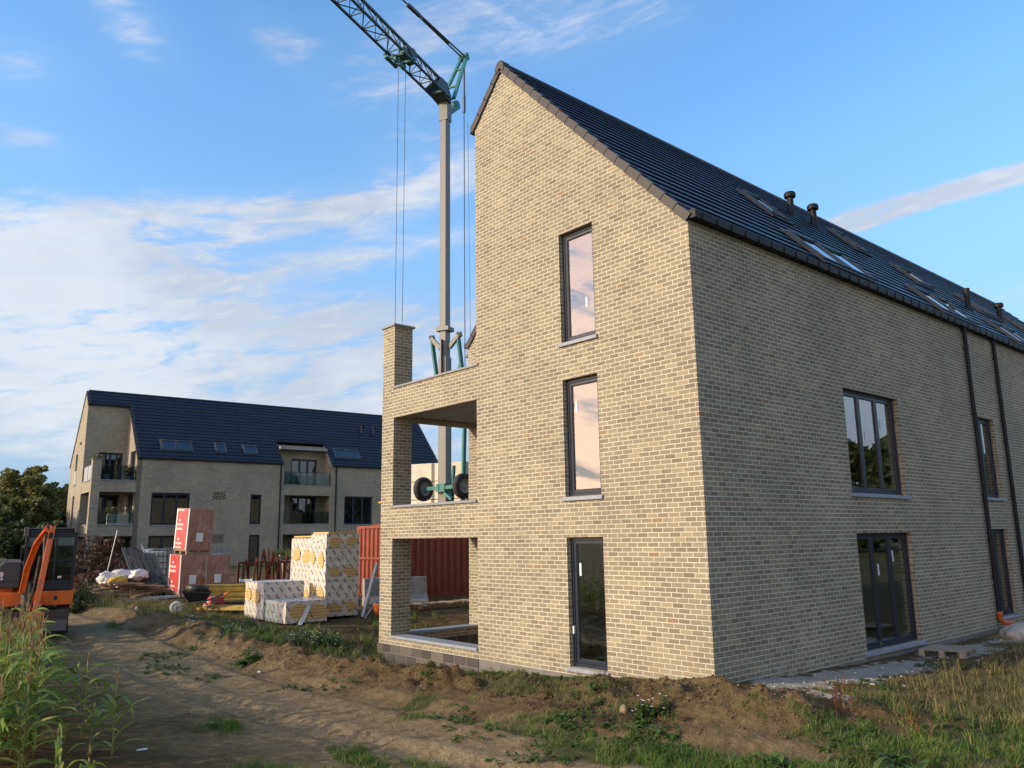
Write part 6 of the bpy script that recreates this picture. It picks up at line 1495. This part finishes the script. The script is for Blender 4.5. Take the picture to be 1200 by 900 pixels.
box_planter()

# ---------------------------------------------------------------- sky, sun
SUN_EL, SUN_AZ = 17.5, 20.0         # azimuth measured from -Y towards -X
sd = Vector((-math.sin(R(SUN_AZ)) * math.cos(R(SUN_EL)), -math.cos(R(SUN_AZ)) * math.cos(R(SUN_EL)), math.sin(R(SUN_EL))))
ld = bpy.data.lights.new('sun', 'SUN'); ld.energy = 2.0; ld.angle = R(.6); ld.color = (1.0, .84, .59)
lo = bpy.data.objects.new('sun', ld); COL.objects.link(lo); lo.rotation_euler = sd.to_track_quat('Z', 'Y').to_euler(); lo.location = (0, -20, 30)
w = bpy.data.worlds.new('World'); scene.world = w; w.use_nodes = True
nt = NT(w.node_tree); nt.n.clear()
wo = nt.new('ShaderNodeOutputWorld'); bg = nt.new('ShaderNodeBackground'); nt.l.new(bg.outputs[0], wo.inputs[0])
sky = nt.new('ShaderNodeTexSky', sky_type='NISHITA'); sky.sun_disc = False; sky.sun_elevation = R(SUN_EL)
sky.sun_rotation = math.atan2(sd.x, sd.y); sky.altitude = 100; sky.air_density = 1.0; sky.dust_density = .6; sky.ozone_density = 2.0
tc = nt.new('ShaderNodeTexCoord'); dirv = tc.outputs['Generated']
sp = nt.new('ShaderNodeSeparateXYZ'); nt.l.new(dirv, sp.inputs[0])
# azimuth relative to a fixed compass direction (north-west of the house), elevation
hx, hy = -math.sin(YAW), math.cos(YAW); px_, py_ = math.cos(YAW), math.sin(YAW)
fx = nt.math('ADD', nt.math('MULTIPLY', sp.outputs[0], hx), nt.math('MULTIPLY', sp.outputs[1], hy)); sx = nt.math('ADD', nt.math('MULTIPLY', sp.outputs[0], px_), nt.math('MULTIPLY', sp.outputs[1], py_))
az = nt.math('ARCTAN2', sx, fx); el = nt.math('ARCSINE', sp.outputs[2])
def cloud_vec(ka, ke, tilt, ox=0):
    c, s = math.cos(tilt), math.sin(tilt); a = nt.math('ADD', nt.math('MULTIPLY', az, c * ka), nt.math('MULTIPLY', el, s * ka)); e = nt.math('ADD', nt.math('MULTIPLY', az, -s * ke), nt.math('MULTIPLY', el, c * ke))
    cb = nt.new('ShaderNodeCombineXYZ'); nt.put(cb.inputs[0], nt.math('ADD', a, ox)); nt.put(cb.inputs[1], e); return cb.outputs[0]
BL = [  # azimuth, elevation, half widths, tilt, amount
 (-.50, .342, .32, .036, .18, 1.1), (-.26, .395, .24, .024, .24, 1.15), (-.2, .345, .25, .018, .2, .7), (-.58, .27, .20, .075, .08, .95), (-.60, .17, .30, .09, .0, .8), (-.30, .235, .30, .06, .1, .95), (-.28, .15, .50, .08, .0, .9),
 (-.49, .565, .06, .03, -.5, .75), (-.60, .50, .07, .03, .1, .55), (-.58, .425, .05, .02, -.1, .6), (-.31, .58, .05, .025, -.2, .6), (-.14, .575, .12, .07, .3, .68), (.04, .62, .10, .05, -.2, .68), (.19, .62, .08, .03, 0, .55), (-.12, .47, .08, .03, .15, .55), (-.08, .29, .12, .03, .1, .5),
 (.545, .366, .12, .010, .06, 2.2), (.44, .352, .05, .010, .12, 1.9), (.58, .26, .11, .05, 0, .30), (.50, .15, .3, .07, 0, .35)]
mask = None
for (a0, e0, wa, we, tl, am) in BL:
    c, s = math.cos(tl), math.sin(tl); da = nt.math('SUBTRACT', az, a0); de = nt.math('SUBTRACT', el, e0)
    u = nt.math('DIVIDE', nt.math('ADD', nt.math('MULTIPLY', da, c), nt.math('MULTIPLY', de, s)), wa); v = nt.math('DIVIDE', nt.math('ADD', nt.math('MULTIPLY', da, -s), nt.math('MULTIPLY', de, c)), we)
    g = nt.math('MULTIPLY', nt.math('EXPONENT', nt.math('MULTIPLY', nt.math('ADD', nt.math('MULTIPLY', u, u), nt.math('MULTIPLY', v, v)), -1.0)), am)
    mask = g if mask is None else nt.math('ADD', mask, g)
# clouds over the rest of the sky (towards the sun, mirrored in the panes)
back = nt.math('MULTIPLY', nt.smooth(nt.math('ABSOLUTE', az), 1.0, 1.5), nt.math('SUBTRACT', 1.0, nt.smooth(el, .42, .75))); mask = nt.math('ADD', mask, nt.math('MULTIPLY', back, 1.5))
n1 = nt.noise(cloud_vec(4.6, 17, .17), 1.0, 9, .62, dist=.6); n2 = nt.noise(cloud_vec(15, 62, .17, 5), 1.0, 6, .65, dist=.7); n3 = nt.noise(cloud_vec(3, 5, .1, 9), 1.0, 4, .55)
dens = nt.math('ADD', nt.math('MULTIPLY', n1, 1.5), nt.math('MULTIPLY', n2, .7))      # around 1.1
dens = nt.math('MULTIPLY_ADD', dens, 1.6, -1.18)
d = nt.math('MULTIPLY', nt.math('MINIMUM', mask, 1.4), dens); d = nt.smooth(d, .08, .82)
veil = nt.math('MULTIPLY', nt.math('MINIMUM', mask, 1.0), .20); d = nt.math('MAXIMUM', d, veil); d = nt.math('MULTIPLY', d, .86)
skc = nt.new('ShaderNodeHueSaturation'); skc.inputs['Saturation'].default_value = 1.2; skc.inputs['Value'].default_value = 1.15; nt.l.new(sky.outputs[0], skc.inputs['Color'])
dt = nt.new('ShaderNodeVectorMath', operation='DOT_PRODUCT'); nt.l.new(dirv, dt.inputs[0]); dt.inputs[1].default_value = Vector((sd.x, sd.y, 0)).normalized()
toward = nt.smooth(dt.outputs['Value'], .40, .92)
thick = nt.smooth(n3, .35, .65)
ccol = nt.mix(thick, (2.65, 2.72, 2.85, 1), (1.8, 2.0, 2.35, 1)); ccol = nt.mix(nt.math('MULTIPLY', nt.smooth(n2, .5, .68), .4), ccol, (2.75, 2.68, 2.68, 1))
wcol = nt.mix(nt.smooth(el, .02, .5), (16, 10.4, 7.2, 1), (10.5, 7.4, 7.2, 1)); ccol = nt.mix(toward, ccol, wcol)
hz = nt.math('MULTIPLY', nt.math('SUBTRACT', 1.0, nt.smooth(el, -.02, .58)), .93); base_ = nt.mix(hz, skc.outputs[0], (.80, 1.32, 2.15, 1)); fin = nt.mix(d, base_, ccol); nt.l.new(fin, bg.inputs[0]); bg.inputs[1].default_value = .15

scene.view_settings.view_transform = 'Standard'; scene.view_settings.look = 'None'; scene.view_settings.exposure = 1.08; scene.view_settings.gamma = 1; scene.view_settings.use_curve_mapping = False
scene.cycles.max_bounces = 8; scene.cycles.transparent_max_bounces = 24; scene.cycles.use_denoising = True
